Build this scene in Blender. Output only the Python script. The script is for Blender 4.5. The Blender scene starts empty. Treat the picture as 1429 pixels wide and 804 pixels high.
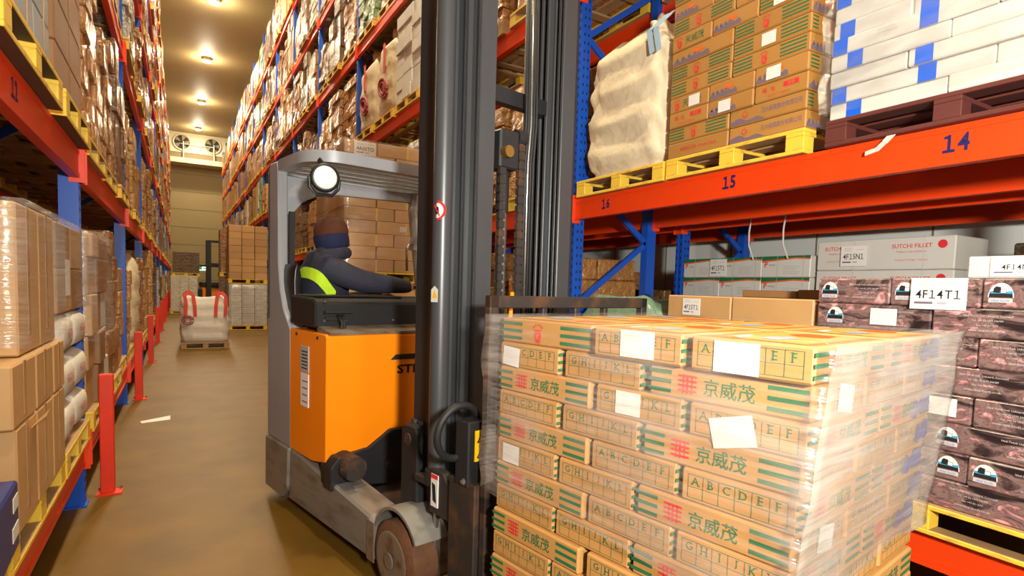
import bpy, bmesh, math, random
from mathutils import Matrix, Vector
random.seed(7)
S = bpy.context.scene
COL = S.collection
PI = math.pi
R = math.radians

# ------------------------------------------------------------------ camera
EYE = Vector((0, 0, 1.62))
FPX = 800.0
cam_d = bpy.data.cameras.new('camera'); cam = bpy.data.objects.new('camera', cam_d); COL.objects.link(cam)
cam_d.sensor_fit = 'HORIZONTAL'; cam_d.sensor_width = 36.0
cam_d.lens = FPX * 36.0 / 1429.0
cam_d.shift_y = (455.0 - 402.0) / 1429.0
cam_d.clip_start = 0.05; cam_d.clip_end = 200
right = Vector((0.86504, -0.50081, 0.02992))
down = Vector((-0.00732, -0.07224, -0.99736))
fwd = Vector((0.50165, 0.86254, -0.06616))
m3 = Matrix((right, -down, -fwd)).transposed()
cam.matrix_world = Matrix.Translation(EYE) @ m3.to_4x4()
S.camera = cam

# ------------------------------------------------------------------ world, view, lights
S.view_settings.view_transform = 'Standard'
S.view_settings.look = 'None'
S.view_settings.gamma = 1.0
S.view_settings.use_curve_mapping = False
S.view_settings.exposure = 0.0
W = bpy.data.worlds.new('world'); S.world = W; W.use_nodes = True
W.node_tree.nodes['Background'].inputs[0].default_value = (1.0, 0.88, 0.70, 1)
W.node_tree.nodes['Background'].inputs[1].default_value = 0.34

def light(name, kind, loc, power, color, parent=None, size=0.3, spot=None, rot=None):
    l = bpy.data.lights.new(name, kind); l.energy = power; l.color = color
    if kind == 'AREA': l.shape = 'DISK'; l.size = size
    elif kind in ('POINT', 'SPOT'): l.shadow_soft_size = size
    if spot: l.spot_size = spot; l.spot_blend = 0.6
    o = bpy.data.objects.new(name, l); COL.objects.link(o); o.location = loc
    if rot: o.rotation_euler = rot
    if parent: o.parent = parent
    return o
# added light standing in for the photographer's flash, set back to even its falloff
flash = light('flash_stand_in', 'SPOT', (0.25, -1.25, 2.15), 1380, (1.0, 0.96, 0.88), size=0.14, spot=R(140))
flash.data.spot_blend = 1.0
flash.rotation_euler = (Vector((0.56, 0.82, 0.22))).to_track_quat('-Z', 'Y').to_euler()
LAMP_POWER = 600
LAMP_COL = (1.0, 0.86, 0.60)

# ------------------------------------------------------------------ materials
def lin(c):
    return tuple(((v / 255) / 12.92 if v / 255 <= .04045 else ((v / 255 + .055) / 1.055) ** 2.4) for v in c) + (1,)
MATS = {}
def mat(name, col, rough=.6, metal=0.0, var=0.0, noise=None, bump=None, stretch=None, col2=None, emit=None, spec=None):
    """procedural principled material: colour, per-object value variation, noise mottling, optional second colour for wear"""
    m = bpy.data.materials.new(name); m.use_nodes = True; MATS[name] = m
    nt = m.node_tree; N = nt.nodes; L = nt.links
    b = N['Principled BSDF']
    b.inputs['Roughness'].default_value = rough; b.inputs['Metallic'].default_value = metal
    if spec is not None: b.inputs['Specular IOR Level'].default_value = spec
    c = lin(col); b.inputs['Base Color'].default_value = c
    if emit:
        b.inputs['Emission Color'].default_value = lin(emit[0]); b.inputs['Emission Strength'].default_value = emit[1]
    tc = None
    if noise or bump:
        tc = N.new('ShaderNodeTexCoord'); vec = tc.outputs['Object']
        if stretch:
            mp = N.new('ShaderNodeMapping'); mp.inputs['Scale'].default_value = stretch; L.new(vec, mp.inputs[0]); vec = mp.outputs[0]
    val = None
    if noise:
        nz = N.new('ShaderNodeTexNoise'); nz.inputs['Scale'].default_value = noise[0]; nz.inputs['Detail'].default_value = 5; L.new(vec, nz.inputs['Vector'])
        fac = nz.outputs['Fac']
    if col2 is not None and noise:
        rp = N.new('ShaderNodeValToRGB'); rp.color_ramp.elements[0].position = noise[1]; rp.color_ramp.elements[1].position = noise[1] + noise[2]
        rp.color_ramp.elements[0].color = c; rp.color_ramp.elements[1].color = lin(col2); L.new(fac, rp.inputs[0]); src = rp.outputs[0]
    else:
        rgb = N.new('ShaderNodeRGB'); rgb.outputs[0].default_value = c; src = rgb.outputs[0]
    if var or (noise and col2 is None):
        hs = N.new('ShaderNodeHueSaturation'); L.new(src, hs.inputs['Color'])
        add = N.new('ShaderNodeMath'); add.operation = 'ADD'; add.inputs[0].default_value = 1 - var; add.inputs[1].default_value = 0
        if var:
            oi = N.new('ShaderNodeObjectInfo'); mm = N.new('ShaderNodeMath'); mm.operation = 'MULTIPLY_ADD'
            L.new(oi.outputs['Random'], mm.inputs[0]); mm.inputs[1].default_value = 2 * var; mm.inputs[2].default_value = 1 - var
            L.new(mm.outputs[0], add.inputs[0])
        if noise and col2 is None:
            m2 = N.new('ShaderNodeMath'); m2.operation = 'MULTIPLY_ADD'; L.new(fac, m2.inputs[0]); m2.inputs[1].default_value = 2 * noise[1]; m2.inputs[2].default_value = -noise[1]
            L.new(m2.outputs[0], add.inputs[1])
        L.new(add.outputs[0], hs.inputs['Value']); src = hs.outputs[0]
    L.new(src, b.inputs['Base Color'])
    if bump:
        n2 = N.new('ShaderNodeTexNoise'); n2.inputs['Scale'].default_value = bump[0]; n2.inputs['Detail'].default_value = 4; L.new(vec, n2.inputs['Vector'])
        bp = N.new('ShaderNodeBump'); bp.inputs['Strength'].default_value = bump[1]; bp.inputs['Distance'].default_value = bump[2] if len(bump) > 2 else .01
        L.new(n2.outputs['Fac'], bp.inputs['Height']); L.new(bp.outputs[0], b.inputs['Normal'])
    return m

mat('carton', (196, 152, 98), .55, var=.12, noise=(6, .10))
mat('carton_dark', (150, 108, 66), .5, var=.15, noise=(6, .12))
mat('carton_load', (184, 134, 74), .5, var=.06, noise=(7, .07))
mat('carton_gold', (172, 122, 58), .5, var=.08, noise=(7, .08))
mat('carton_white', (208, 204, 194), .5, var=.06, noise=(8, .06))
mat('carton_grey', (150, 155, 156), .5, var=.10, noise=(8, .06))
mat('carton_blue', (30, 40, 110), .45, var=.05, noise=(8, .1))
mat('wrapped_brown', (158, 108, 56), .22, var=.24, noise=(7, .34), bump=(16, .9, .05), spec=.8)
mat('wrapped_tan', (178, 132, 76), .22, var=.24, noise=(7, .34), bump=(16, .9, .05), spec=.8)
mat('wrapped_white', (190, 182, 164), .22, var=.24, noise=(7, .34), bump=(16, .9, .05), spec=.8)
mat('wrapped_dark', (110, 78, 46), .22, var=.24, noise=(7, .34), bump=(16, .9, .05), spec=.8)
mat('wrapped_green', (120, 150, 110), .22, var=.24, noise=(7, .34), bump=(16, .9, .05), spec=.8)
mat('rack_orange', (238, 66, 12), .42, noise=(9, .07), bump=(60, .05))
mat('rack_blue', (18, 80, 184), .4, noise=(10, .08))
mat('hole_dark', (14, 18, 40), .8)
mat('bollard_red', (228, 52, 14), .5, noise=(14, .12))
mat('number_ink', (26, 24, 84), .6)
mat('pallet_yellow', (236, 194, 62), .6, noise=(9, .58, .18), col2=(176, 132, 66), stretch=(1, 1, 3))
mat('pallet_wood', (168, 132, 88), .75, noise=(10, .22), stretch=(.6, 6, 6))
mat('pallet_wood_dark', (92, 68, 48), .8, noise=(10, .22), stretch=(.6, 6, 6))
mat('pallet_maroon', (92, 40, 32), .7, noise=(10, .2), stretch=(.6, 6, 6))
mat('floor_concrete', (110, 80, 24), .5, spec=.25, noise=(2.2, .42), bump=(25, .08, .01))
mat('ceiling_panel', (168, 148, 106), .6, noise=(.5, .08))
mat('wall_panel', (170, 150, 104), .55, noise=(.6, .05))
mat('wall_grey', (226, 230, 224), .5, noise=(.8, .05))
mat('seam', (132, 118, 88), .7)
mat('truck_grey', (156, 158, 162), .36, metal=.2, noise=(5, .10))
mat('truck_arm', (136, 132, 124), .42, metal=.3, noise=(6, .5, .25), col2=(94, 86, 74), bump=(40, .15), stretch=(1, .5, 2))
mat('truck_orange', (250, 138, 6), .35, noise=(4, .05))
mat('black_metal', (38, 38, 40), .45, metal=.2, noise=(7, .2))
mat('mast_paint', (66, 67, 69), .36, metal=.2, noise=(6, .12), stretch=(4, 4, .4))
mat('steel', (178, 178, 176), .25, metal=.9)
mat('silver_paint', (200, 202, 204), .3, metal=.4)
mat('worn_steel', (134, 122, 106), .45, metal=.4, noise=(10, .5, .2), col2=(110, 74, 44), bump=(50, .2))
mat('rust', (96, 60, 34), .8, noise=(16, .35), bump=(40, .4))
mat('rusty_black', (48, 42, 38), .6, metal=.2, noise=(8, .5, .25), col2=(96, 62, 36))
mat('rubber', (24, 24, 25), .6, noise=(20, .15))
mat('black_plastic', (22, 22, 23), .5, noise=(12, .15))
mat('seat_leather', (16, 16, 17), .32)
mat('brass', (160, 124, 60), .35, metal=.8)
mat('paper', (226, 222, 214), .6, noise=(20, .03))
mat('label_grey', (170, 170, 168), .6)
mat('label_yellow', (250, 196, 8), .5)
mat('ink', (26, 24, 26), .6)
mat('ink_green', (28, 104, 62), .6, noise=(60, .12))
mat('ink_red', (214, 44, 44), .6, noise=(60, .12))
mat('ink_purple', (112, 96, 112), .6, noise=(60, .2))
mat('ink_blue', (60, 100, 180), .6, noise=(60, .15))
mat('ink_teal', (30, 130, 140), .6)
mat('ink_orange', (226, 96, 30), .6, noise=(30, .2))
mat('print_white', (225, 222, 214), .5)
mat('print_pale', (196, 190, 186), .5)
mat('cyan', (60, 150, 190), .5)
mat('red_strap', (214, 66, 48), .6)
mat('yellow_strap', (226, 190, 72), .5)
mat('blue_tape', (24, 96, 214), .35)
mat('bulk_bag', (222, 206, 172), .7, var=.04, noise=(4, .10), bump=(9, .5, .03))
mat('bulk_bag_white', (226, 220, 206), .65, noise=(5, .06), bump=(9, .4, .02))
mat('cloth_navy', (36, 37, 52), .8, noise=(12, .14), bump=(30, .35, .01))
mat('cloth_dark_navy', (18, 24, 58), .85, noise=(40, .15), bump=(90, .3, .004))
mat('knit_brown', (78, 38, 14), .9, noise=(60, .2), bump=(120, .5, .004))
mat('hivis', (196, 236, 40), .55, noise=(30, .05))
mat('skin', (190, 140, 110), .55)
mat('lens', (236, 238, 236), .18, spec=.8)  # unlit lamp glass; white base colour stands in for the flash reflecting in it
mat('fan_dark', (30, 30, 28), .7)
mat('evap_white', (206, 196, 168), .5)
mat('lamp_glow', (255, 240, 200), .5, emit=((255, 232, 176), 30))
mat('exit_glow', (235, 255, 240), .5, emit=((205, 245, 225), 2.2))
mat('exit_green', (30, 140, 90), .5, emit=((30, 150, 95), .8))
mat('green_film', (112, 140, 112), .25, noise=(8, .25), bump=(20, .5, .02), spec=.8)
mat('tape_tan', (176, 134, 84), .25)
mat('cord', (214, 208, 196), .6)

def meat_print():
    m = mat('meat_print', (80, 60, 58), .3, spec=.6)
    nt = m.node_tree; N = nt.nodes; L = nt.links; b = N['Principled BSDF']
    tc = N.new('ShaderNodeTexCoord'); mp = N.new('ShaderNodeMapping'); mp.inputs['Scale'].default_value = (5, 5, 11); mp.inputs['Rotation'].default_value = (0, .5, .3)
    L.new(tc.outputs['Object'], mp.inputs[0])
    oi = N.new('ShaderNodeObjectInfo'); ad = N.new('ShaderNodeVectorMath'); ad.operation = 'ADD'; L.new(mp.outputs[0], ad.inputs[0]); L.new(oi.outputs['Location'], ad.inputs[1])
    nz = N.new('ShaderNodeTexNoise'); nz.inputs['Scale'].default_value = 1.0; nz.inputs['Detail'].default_value = 6; nz.inputs['Roughness'].default_value = .62; nz.inputs['Distortion'].default_value = 1.6
    L.new(ad.outputs[0], nz.inputs['Vector'])
    rp = N.new('ShaderNodeValToRGB'); e = rp.color_ramp.elements
    e[0].position = .36; e[0].color = lin((40, 30, 32)); e[1].position = .70; e[1].color = lin((222, 190, 184))
    for p, c in ((.44, (84, 64, 62)), (.50, (136, 110, 104)), (.55, (104, 76, 74)), (.61, (184, 130, 128))):
        x = e.new(p); x.color = lin(c)
    L.new(nz.outputs['Fac'], rp.inputs[0]); L.new(rp.outputs[0], b.inputs['Base Color'])
meat_print()

def film(name, lo, hi, streak=(1.5, 1.5, 40), white=.5, haze=(.85, .84, .8)):
    """clear stretch film: mostly transparent, with stretched milky folds and gloss"""
    m = bpy.data.materials.new(name); m.use_nodes = True; MATS[name] = m
    nt = m.node_tree; N = nt.nodes; L = nt.links
    N.remove(N['Principled BSDF']); out = N['Material Output']
    tc = N.new('ShaderNodeTexCoord'); mp = N.new('ShaderNodeMapping'); mp.inputs['Scale'].default_value = streak; mp.inputs['Rotation'].default_value = (.22, -.12, 0)
    L.new(tc.outputs['Object'], mp.inputs[0])
    nz = N.new('ShaderNodeTexNoise'); nz.inputs['Scale'].default_value = 1.6; nz.inputs['Detail'].default_value = 5; nz.inputs['Distortion'].default_value = .5; L.new(mp.outputs[0], nz.inputs['Vector'])
    n3 = N.new('ShaderNodeTexNoise'); n3.inputs['Scale'].default_value = 3; L.new(tc.outputs['Object'], n3.inputs['Vector'])
    mu = N.new('ShaderNodeMath'); mu.operation = 'MULTIPLY'; L.new(nz.outputs['Fac'], mu.inputs[0]); L.new(n3.outputs['Fac'], mu.inputs[1])
    mr = N.new('ShaderNodeMapRange'); mr.inputs['From Min'].default_value = .17; mr.inputs['From Max'].default_value = .42; mr.inputs['To Min'].default_value = lo; mr.inputs['To Max'].default_value = hi
    L.new(mu.outputs[0], mr.inputs['Value'])
    bp = N.new('ShaderNodeBump'); bp.inputs['Strength'].default_value = .6; bp.inputs['Distance'].default_value = .012; L.new(nz.outputs['Fac'], bp.inputs['Height'])
    tr = N.new('ShaderNodeBsdfTransparent')
    gl = N.new('ShaderNodeBsdfGlossy'); gl.inputs['Roughness'].default_value = .16; gl.inputs['Color'].default_value = (.95, .95, .95, 1); L.new(bp.outputs[0], gl.inputs['Normal'])
    df = N.new('ShaderNodeBsdfDiffuse'); df.inputs['Color'].default_value = haze + (1,)
    m1 = N.new('ShaderNodeMixShader'); m1.inputs[0].default_value = white; L.new(gl.outputs[0], m1.inputs[1]); L.new(df.outputs[0], m1.inputs[2])
    m2 = N.new('ShaderNodeMixShader'); L.new(mr.outputs[0], m2.inputs[0]); L.new(tr.outputs[0], m2.inputs[1]); L.new(m1.outputs[0], m2.inputs[2])
    L.new(m2.outputs[0], out.inputs['Surface'])
film('stretch_film', .05, .42, white=.6, haze=(.70, .65, .58))
film('stretch_film_heavy', .40, .84, white=.82, haze=(.40, .36, .31))
film('stretch_film_soft', .08, .34, streak=(3, 3, 10), white=.35)

# ------------------------------------------------------------------ mesh helpers
class MB:
    def __init__(s): s.v = []; s.f = []; s.m = []; s.mats = []
    def mi(s, name):
        if name not in s.mats: s.mats.append(name)
        return s.mats.index(name)
    def add(s, vs, fs, m, M=None):
        o = len(s.v); k = s.mi(m)
        s.v += [tuple(M @ Vector(p)) for p in vs] if M is not None else [tuple(p) for p in vs]
        for f in fs: s.f.append([i + o for i in f]); s.m.append(k)
        return s
    def box(s, x0, x1, y0, y1, z0, z1, m, M=None, mtop=None):
        vs = [(x, y, z) for z in (z0, z1) for y in (y0, y1) for x in (x0, x1)]
        s.add(vs, [(0, 1, 5, 4), (1, 3, 7, 5), (3, 2, 6, 7), (2, 0, 4, 6)], m, M)
        o = len(s.v) - 8; k = s.mi(mtop or m)
        s.f += [[o + i for i in (0, 2, 3, 1)], [o + i for i in (4, 5, 7, 6)]]; s.m += [k, k]
        return s
    def cbox(s, c, d, m, M=None):
        return s.box(c[0] - d[0] / 2, c[0] + d[0] / 2, c[1] - d[1] / 2, c[1] + d[1] / 2, c[2] - d[2] / 2, c[2] + d[2] / 2, m, M)
    def bar(s, p0, p1, w, h, m, up=(0, 0, 1)):
        p0 = Vector(p0); p1 = Vector(p1); d = (p1 - p0); L = d.length; d.normalize()
        u = Vector(up); r = d.cross(u)
        if r.length < 1e-4: r = d.cross(Vector((1, 0, 0)))
        r.normalize(); u = r.cross(d)
        M = Matrix((d, r, u)).transposed().to_4x4(); M.translation = p0
        return s.box(0, L, -w / 2, w / 2, -h / 2, h / 2, m, M)
    def tube(s, pts, r, m, n=10, cap=True, closed=False):
        pts = [Vector(p) for p in pts]; K = len(pts); vs = []; prev = None
        rr = r if isinstance(r, (list, tuple)) else [r] * K
        for i, p in enumerate(pts):
            if closed: t = pts[(i + 1) % K] - pts[i - 1]
            else: t = pts[min(i + 1, K - 1)] - pts[max(i - 1, 0)]
            t.normalize()
            if prev is None:
                a = t.cross(Vector((0, 0, 1)));
                if a.length < 1e-3: a = t.cross(Vector((1, 0, 0)))
            else: a = prev - t * prev.dot(t)
            a.normalize(); prev = a; b = t.cross(a)
            for j in range(n):
                g = 2 * PI * j / n; vs.append(p + (a * math.cos(g) + b * math.sin(g)) * rr[i])
        fs = []
        for i in range(K if closed else K - 1):
            i2 = (i + 1) % K
            for j in range(n): fs.append((i * n + j, i * n + (j + 1) % n, i2 * n + (j + 1) % n, i2 * n + j))
        if cap and not closed: fs += [tuple(range(n))[::-1], tuple((K - 1) * n + j for j in range(n))]
        return s.add(vs, fs, m)
    def cyl(s, p0, p1, r, m, n=20, r2=None): return s.tube([p0, p1], [r, r if r2 is None else r2], m, n)
    def ext(s, poly, axis, a, b, m, M=None):
        """polygon (2-D) extruded along an axis: 'x' uses (y,z), 'y' uses (x,z), 'z' uses (x,y)"""
        def P(p, t): return (t, p[0], p[1]) if axis == 'x' else ((p[0], t, p[1]) if axis == 'y' else (p[0], p[1], t))
        n = len(poly); vs = [P(p, a) for p in poly] + [P(p, b) for p in poly]
        fs = [tuple(range(n))[::-1], tuple(range(n, 2 * n))] + [(i, (i + 1) % n, n + (i + 1) % n, n + i) for i in range(n)]
        return s.add(vs, fs, m, M)
    def lathe(s, prof, m, n=24, M=None):
        vs = []; fs = []
        for r, z in prof:
            for j in range(n): g = 2 * PI * j / n; vs.append((r * math.cos(g), r * math.sin(g), z))
        for i in range(len(prof) - 1):
            for j in range(n): fs.append((i * n + j, i * n + (j + 1) % n, (i + 1) * n + (j + 1) % n, (i + 1) * n + j))
        fs += [tuple(range(n))[::-1], tuple((len(prof) - 1) * n + j for j in range(n))]
        return s.add(vs, fs, m, M)
    def mesh(s, name, bevel=0, seg=1, smooth=False, fixn=True):
        me = bpy.data.meshes.new(name); me.from_pydata(s.v, [], s.f)
        for k in s.mats: me.materials.append(MATS[k])
        me.polygons.foreach_set('material_index', s.m)
        if bevel or fixn:
            bm = bmesh.new(); bm.from_mesh(me)
            if fixn: bmesh.ops.recalc_face_normals(bm, faces=bm.faces)
            if bevel:
                es = [e for e in bm.edges if len(e.link_faces) == 2 and e.calc_face_angle(0) > .5]
                bmesh.ops.bevel(bm, geom=es, offset=bevel, segments=seg, profile=.6, affect='EDGES', clamp_overlap=True)
            bm.to_mesh(me); bm.free()
        if smooth:
            for p in me.polygons: p.use_smooth = True
        me.update(); return me
    def obj(s, name, parent=None, loc=(0, 0, 0), rz=0, bevel=0, seg=1, smooth=False, fixn=True):
        return link(name, s.mesh(name, bevel, seg, smooth, fixn), parent, loc, rz)

def link(name, data, parent=None, loc=(0, 0, 0), rz=0, rot=None):
    o = bpy.data.objects.new(name, data); COL.objects.link(o)
    o.location = loc; o.rotation_euler = rot or (0, 0, rz)
    if parent: o.parent = parent
    return o
def tag(o, label=None, cat=None, group=None, kind=None):
    if label: o['label'] = label
    if cat: o['category'] = cat
    if group: o['group'] = group
    if kind: o['kind'] = kind
    return o
def thing(name, loc, rz, label, cat, group=None): return tag(link(name, None, None, loc, rz), label, cat, group)
def smooth_by_angle(o):
    for p in o.data.polygons: p.use_smooth = True
    md = o.modifiers.new('edge split', 'EDGE_SPLIT'); md.split_angle = R(40)
    return o
ORD = ['first', 'second', 'third', 'fourth', 'fifth', 'sixth', 'seventh', 'eighth', 'ninth', 'tenth', 'eleventh', 'twelfth', 'thirteenth', 'fourteenth', 'fifteenth', 'sixteenth']

TXT = {}
def text_geo(t, bold=0.0):
    """outline of a word as flat triangles: height about 1, centred"""
    if (t, bold) in TXT: return TXT[(t, bold)]
    if '1' in t and t.isalnum():
        vs = []; fs = []; x = 0      # digit one takes the glyph with a flag; letters are set one by one
        for ch in t:
            v, f, w = text_geo('\uff11' if ch == '1' else ch, bold); o = len(vs)
            vs += [(a + x + w / 2, b) for a, b in v]; fs += [tuple(i + o for i in q) for q in f]; x += w + .16
        w = x - .16; TXT[(t, bold)] = ([(a - w / 2, b) for a, b in vs], fs, w); return TXT[(t, bold)]
    c = bpy.data.curves.new('t', 'FONT'); c.body = t; c.align_x = 'CENTER'; c.align_y = 'CENTER'; c.resolution_u = 2; c.offset = bold
    o = bpy.data.objects.new('t', c); me = bpy.data.meshes.new_from_object(o)
    vs = [(v.co.x, v.co.y) for v in me.vertices]; fs = [tuple(p.vertices) for p in me.polygons]
    bpy.data.objects.remove(o); bpy.data.curves.remove(c); bpy.data.meshes.remove(me)
    xs = [p[0] for p in vs] or [0, 1]; ys = [p[1] for p in vs] or [0, 1]
    w = max(xs) - min(xs); h = max(ys) - min(ys); cx = (max(xs) + min(xs)) / 2; cy = (max(ys) + min(ys)) / 2
    TXT[(t, bold)] = ([((x - cx) / h, (y - cy) / h) for x, y in vs], fs, w / h); return TXT[(t, bold)]

class Face:
    """flat print laid on one face of a box of dims (L,W,H) whose origin is the bottom centre"""
    def __init__(s, mb, dims, face, off=.0012):
        s.mb = mb; s.d = dims; s.f = face; s.o = off
        s.w = {'-y': dims[0], '+y': dims[0], '-x': dims[1], '+x': dims[1], '+z': dims[0]}[face]; s.h = dims[2] if face != '+z' else dims[1]
    def P(s, u, v, k=1):
        L, Wd, H = s.d; o = s.o * k
        return {'-y': (u, -Wd / 2 - o, H / 2 + v), '+y': (-u, Wd / 2 + o, H / 2 + v), '-x': (-L / 2 - o, -u, H / 2 + v), '+x': (L / 2 + o, u, H / 2 + v), '+z': (u, v, H + o)}[s.f]
    def rect(s, u0, u1, v0, v1, m, k=1, ang=0):
        pts = [(u0, v0), (u1, v0), (u1, v1), (u0, v1)]
        if ang:
            cu = (u0 + u1) / 2; cv = (v0 + v1) / 2; c, sn = math.cos(ang), math.sin(ang)
            pts = [(cu + (a - cu) * c - (b - cv) * sn, cv + (a - cu) * sn + (b - cv) * c) for a, b in pts]
        s.mb.add([s.P(a, b, k) for a, b in pts], [(0, 1, 2, 3)], m); return s
    def poly(s, pts, m, k=1): s.mb.add([s.P(a, b, k) for a, b in pts], [tuple(range(len(pts)))], m); return s
    def disc(s, u, v, r, m, k=1, n=20, ry=None):
        return s.poly([(u + r * math.cos(2 * PI * i / n), v + (ry or r) * math.sin(2 * PI * i / n)) for i in range(n)], m, k)
    def text(s, t, u, v, h, m, k=1, maxw=None, bold=0.0, ang=0):
        vs, fs, w = text_geo(t, bold); sx = h
        if maxw and w * h > maxw: sx = maxw / w
        c, sn = math.cos(ang), math.sin(ang)
        s.mb.add([s.P(u + a * sx * c - b * h * sn, v + a * sx * sn + b * h * c, k) for a, b in vs], fs, m); return s
    def frame(s, u0, u1, v0, v1, t, m, k=1):
        s.rect(u0, u1, v0, v0 + t, m, k); s.rect(u0, u1, v1 - t, v1, m, k); s.rect(u0, u0 + t, v0, v1, m, k); s.rect(u1 - t, u1, v0, v1, m, k); return s

CM = {}
def carton_mesh(dims, m, bulge=0.0):
    k = (tuple(round(d, 3) for d in dims), m)
    if k not in CM:
        b = MB().box(-dims[0] / 2, dims[0] / 2, -dims[1] / 2, dims[1] / 2, 0, dims[2], m)
        CM[k] = b.mesh('carton', bevel=min(.007, dims[2] * .08), seg=1)
    return CM[k]
def carton(dims, m, loc, rz, label, group, prints=(), name='carton', cat='carton'):
    o = tag(link(name, carton_mesh(dims, m), None, loc, rz), label, cat, group)
    for pn, me in prints: link(pn, me, o)
    return o

# ================================================================== SETTING
YB = 57.0           # back wall
ZC = 13.6           # ceiling
XR = 3.2; XL = -0.58
def struct(o): o['kind'] = 'structure'; return o
struct(MB().box(-2.6, 6.4, -4, YB + .3, -.2, 0, 'floor_concrete').obj('floor'))
struct(MB().box(-2.6, 6.4, -4, YB + .3, ZC, ZC + .2, 'ceiling_panel').obj('ceiling'))
wb = struct(MB().box(-2.6, 6.4, YB, YB + .2, 0, ZC, 'wall_panel').obj('wall_back'))
for i in range(9):
    MB().box(-2.4, 6.3, YB - .012, YB, 1.5 * (i + 1) - .02, 1.5 * (i + 1) + .02, 'seam').obj('panel_joint', wb)
wr = struct(MB().box(6.2, 6.4, -4, YB, 0, ZC, 'wall_grey').obj('wall_right'))
for i in range(16):
    MB().box(6.192, 6.2, i * 1.15 - 3, i * 1.15 - 2.985, 0, 5, 'seam').obj('panel_joint', wr)
struct(MB().box(-2.6, -2.4, -4, YB, 0, ZC, 'wall_grey').obj('wall_left'))

# lamps in a row along the aisle ceiling
for i, y in enumerate((-2.0, 5.6, 13.3, 21.0, 28.6, 36.3, 45.0, 53.0)):
    t = thing('ceiling_lamp', (1.4, y, ZC), 0, 'round ceiling lamp glowing warm above the aisle, %s from the fan unit' % (ORD[7 - i]), 'lamp', 'lamps in a row along the aisle ceiling')
    MB().lathe([(.20, 0), (.22, -.06), (.24, -.16), (.22, -.17)], 'evap_white', 20).obj('housing', t)
    MB().lathe([(.02, -.19), (.14, -.205), (.20, -.19), (.21, -.172), (.2, -.171)][::-1], 'lamp_glow', 20).obj('diffuser', t, smooth=True)
    light('lamp_glow_light', 'POINT', (0, 0, -.42), LAMP_POWER * (.6 if i < 4 else .4), LAMP_COL, t, size=.2)
    light('lamp_light', 'AREA', (0, 0, -.24), LAMP_POWER * (1.0 if i < 4 else .6), LAMP_COL, t, size=.5)

# evaporator with two fans under the ceiling at the far end
ev = thing('evaporator_unit', (1.4, YB - 1.0, 10.75), 0, 'pale double fan cooling unit hanging on the far wall under the ceiling', 'cooler')
MB().box(-2.3, 2.3, -.5, .95, 1.25, 2.85, 'evap_white').obj('casing', ev)
MB().box(-2.3, 2.3, -.9, .9, .35, .75, 'evap_white').obj('drip_tray', ev)
MB().box(-2.3, 2.3, -.45, .9, .75, 1.25, 'seam').obj('coil', ev)
for sx in (-1.12, 1.12):
    ring = [(sx + .62 * math.cos(g * PI / 16), -.56, 2.05 + .62 * math.sin(g * PI / 16)) for g in range(32)]
    MB().tube(ring, .07, 'evap_white', 6, closed=True).obj('fan_ring', ev)
    f = MB().cyl((sx, -.49, 2.05), (sx, -.54, 2.05), .6, 'fan_dark', 28).obj('fan', ev)
    b = MB()
    for k in range(5):
        g = 2 * PI * k / 5
        b.add([(sx + .1 * math.cos(g), -.6, 2.05 + .1 * math.sin(g)), (sx + .55 * math.cos(g - .3), -.56, 2.05 + .55 * math.sin(g - .3)), (sx + .55 * math.cos(g + .35), -.62, 2.05 + .55 * math.sin(g + .35))], [(0, 1, 2)], 'seam')
    b.obj('fan_blade', f)
    MB().cyl((sx + .1, -.72, .75), (sx + .1, -.72, 2.1), .045, 'carton_white', 8).obj('support_pipe', ev)
MB().cyl((-1.2, -.7, 1.9), (1.2, -.7, 1.9), .03, 'carton_white', 8).obj('support_pipe', ev)

ex = thing('exit_sign', (1.75, YB - .06, 2.35), 0, 'small lit green and white exit sign on the far wall', 'sign')
MB().box(-.3, .3, -.05, .05, 0, .36, 'exit_glow').obj('sign_box', ex)
e = MB(); fc = Face(e, (.6, .1, .36), '-y', .003); fc.rect(-.26, -.02, -.13, .13, 'exit_green'); fc.poly([(.04, .0), (.15, .11), (.15, .04), (.26, .04), (.26, -.04), (.15, -.04), (.15, -.11)], 'exit_green')
e.obj('pictogram', ex)

# ================================================================== RACKING
LV = [.49, 2.46, 4.46, 6.43, 8.42, 10.42]
BH = .185
RY = [.60 + 3.85 * i for i in range(15)]         # upright lines, right rack
LY = [1.10 + 3.82 * i for i in range(15)]        # upright lines, left rack

def upright_mesh(h, near):
    b = MB()
    b.box(-.05, .05, -.045, .045, 0, h, 'rack_blue')
    b.box(-.062, -.05, -.045, -.018, 0, h, 'rack_blue'); b.box(-.062, -.05, .018, .045, 0, h, 'rack_blue')
    if near:
        k = 0; z = .1
        while z < min(h, 5.2):
            for y in (-.03, .03):
                b.box(-.064, -.0615, y - .007, y + .007, z, z + .03, 'hole_dark')
            for x in (-.02, .025): b.box(x - .007, x + .007, -.047, -.0445, z + .03, z + .055, 'hole_dark')
            z += .075
    b.box(-.075, .075, -.07, .07, 0, .012, 'rack_blue')
    return b.mesh('upright')
def beam_mesh(L):
    b = MB()
    b.box(0, .05, .05, L - .05, -BH, 0, 'rack_orange')
    b.box(-.006, .0, .05, L - .05, -BH, -BH + .03, 'rack_orange'); b.box(-.006, .0, .05, L - .05, -.03, 0, 'rack_orange')
    for y0, y1 in ((.046, .056), (L - .056, L - .046)): b.box(-.035, .056, y0, y1, -BH - .03, .04, 'rack_orange')
    for y0, y1 in ((-.0, .05), (L - .05, L + .0)): b.box(-.022, -.012, y0, y1, -BH - .03, .04, 'rack_orange')
    return b.mesh('beam')
UPN = upright_mesh(12.2, True); UPF = upright_mesh(12.2, False)

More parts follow.
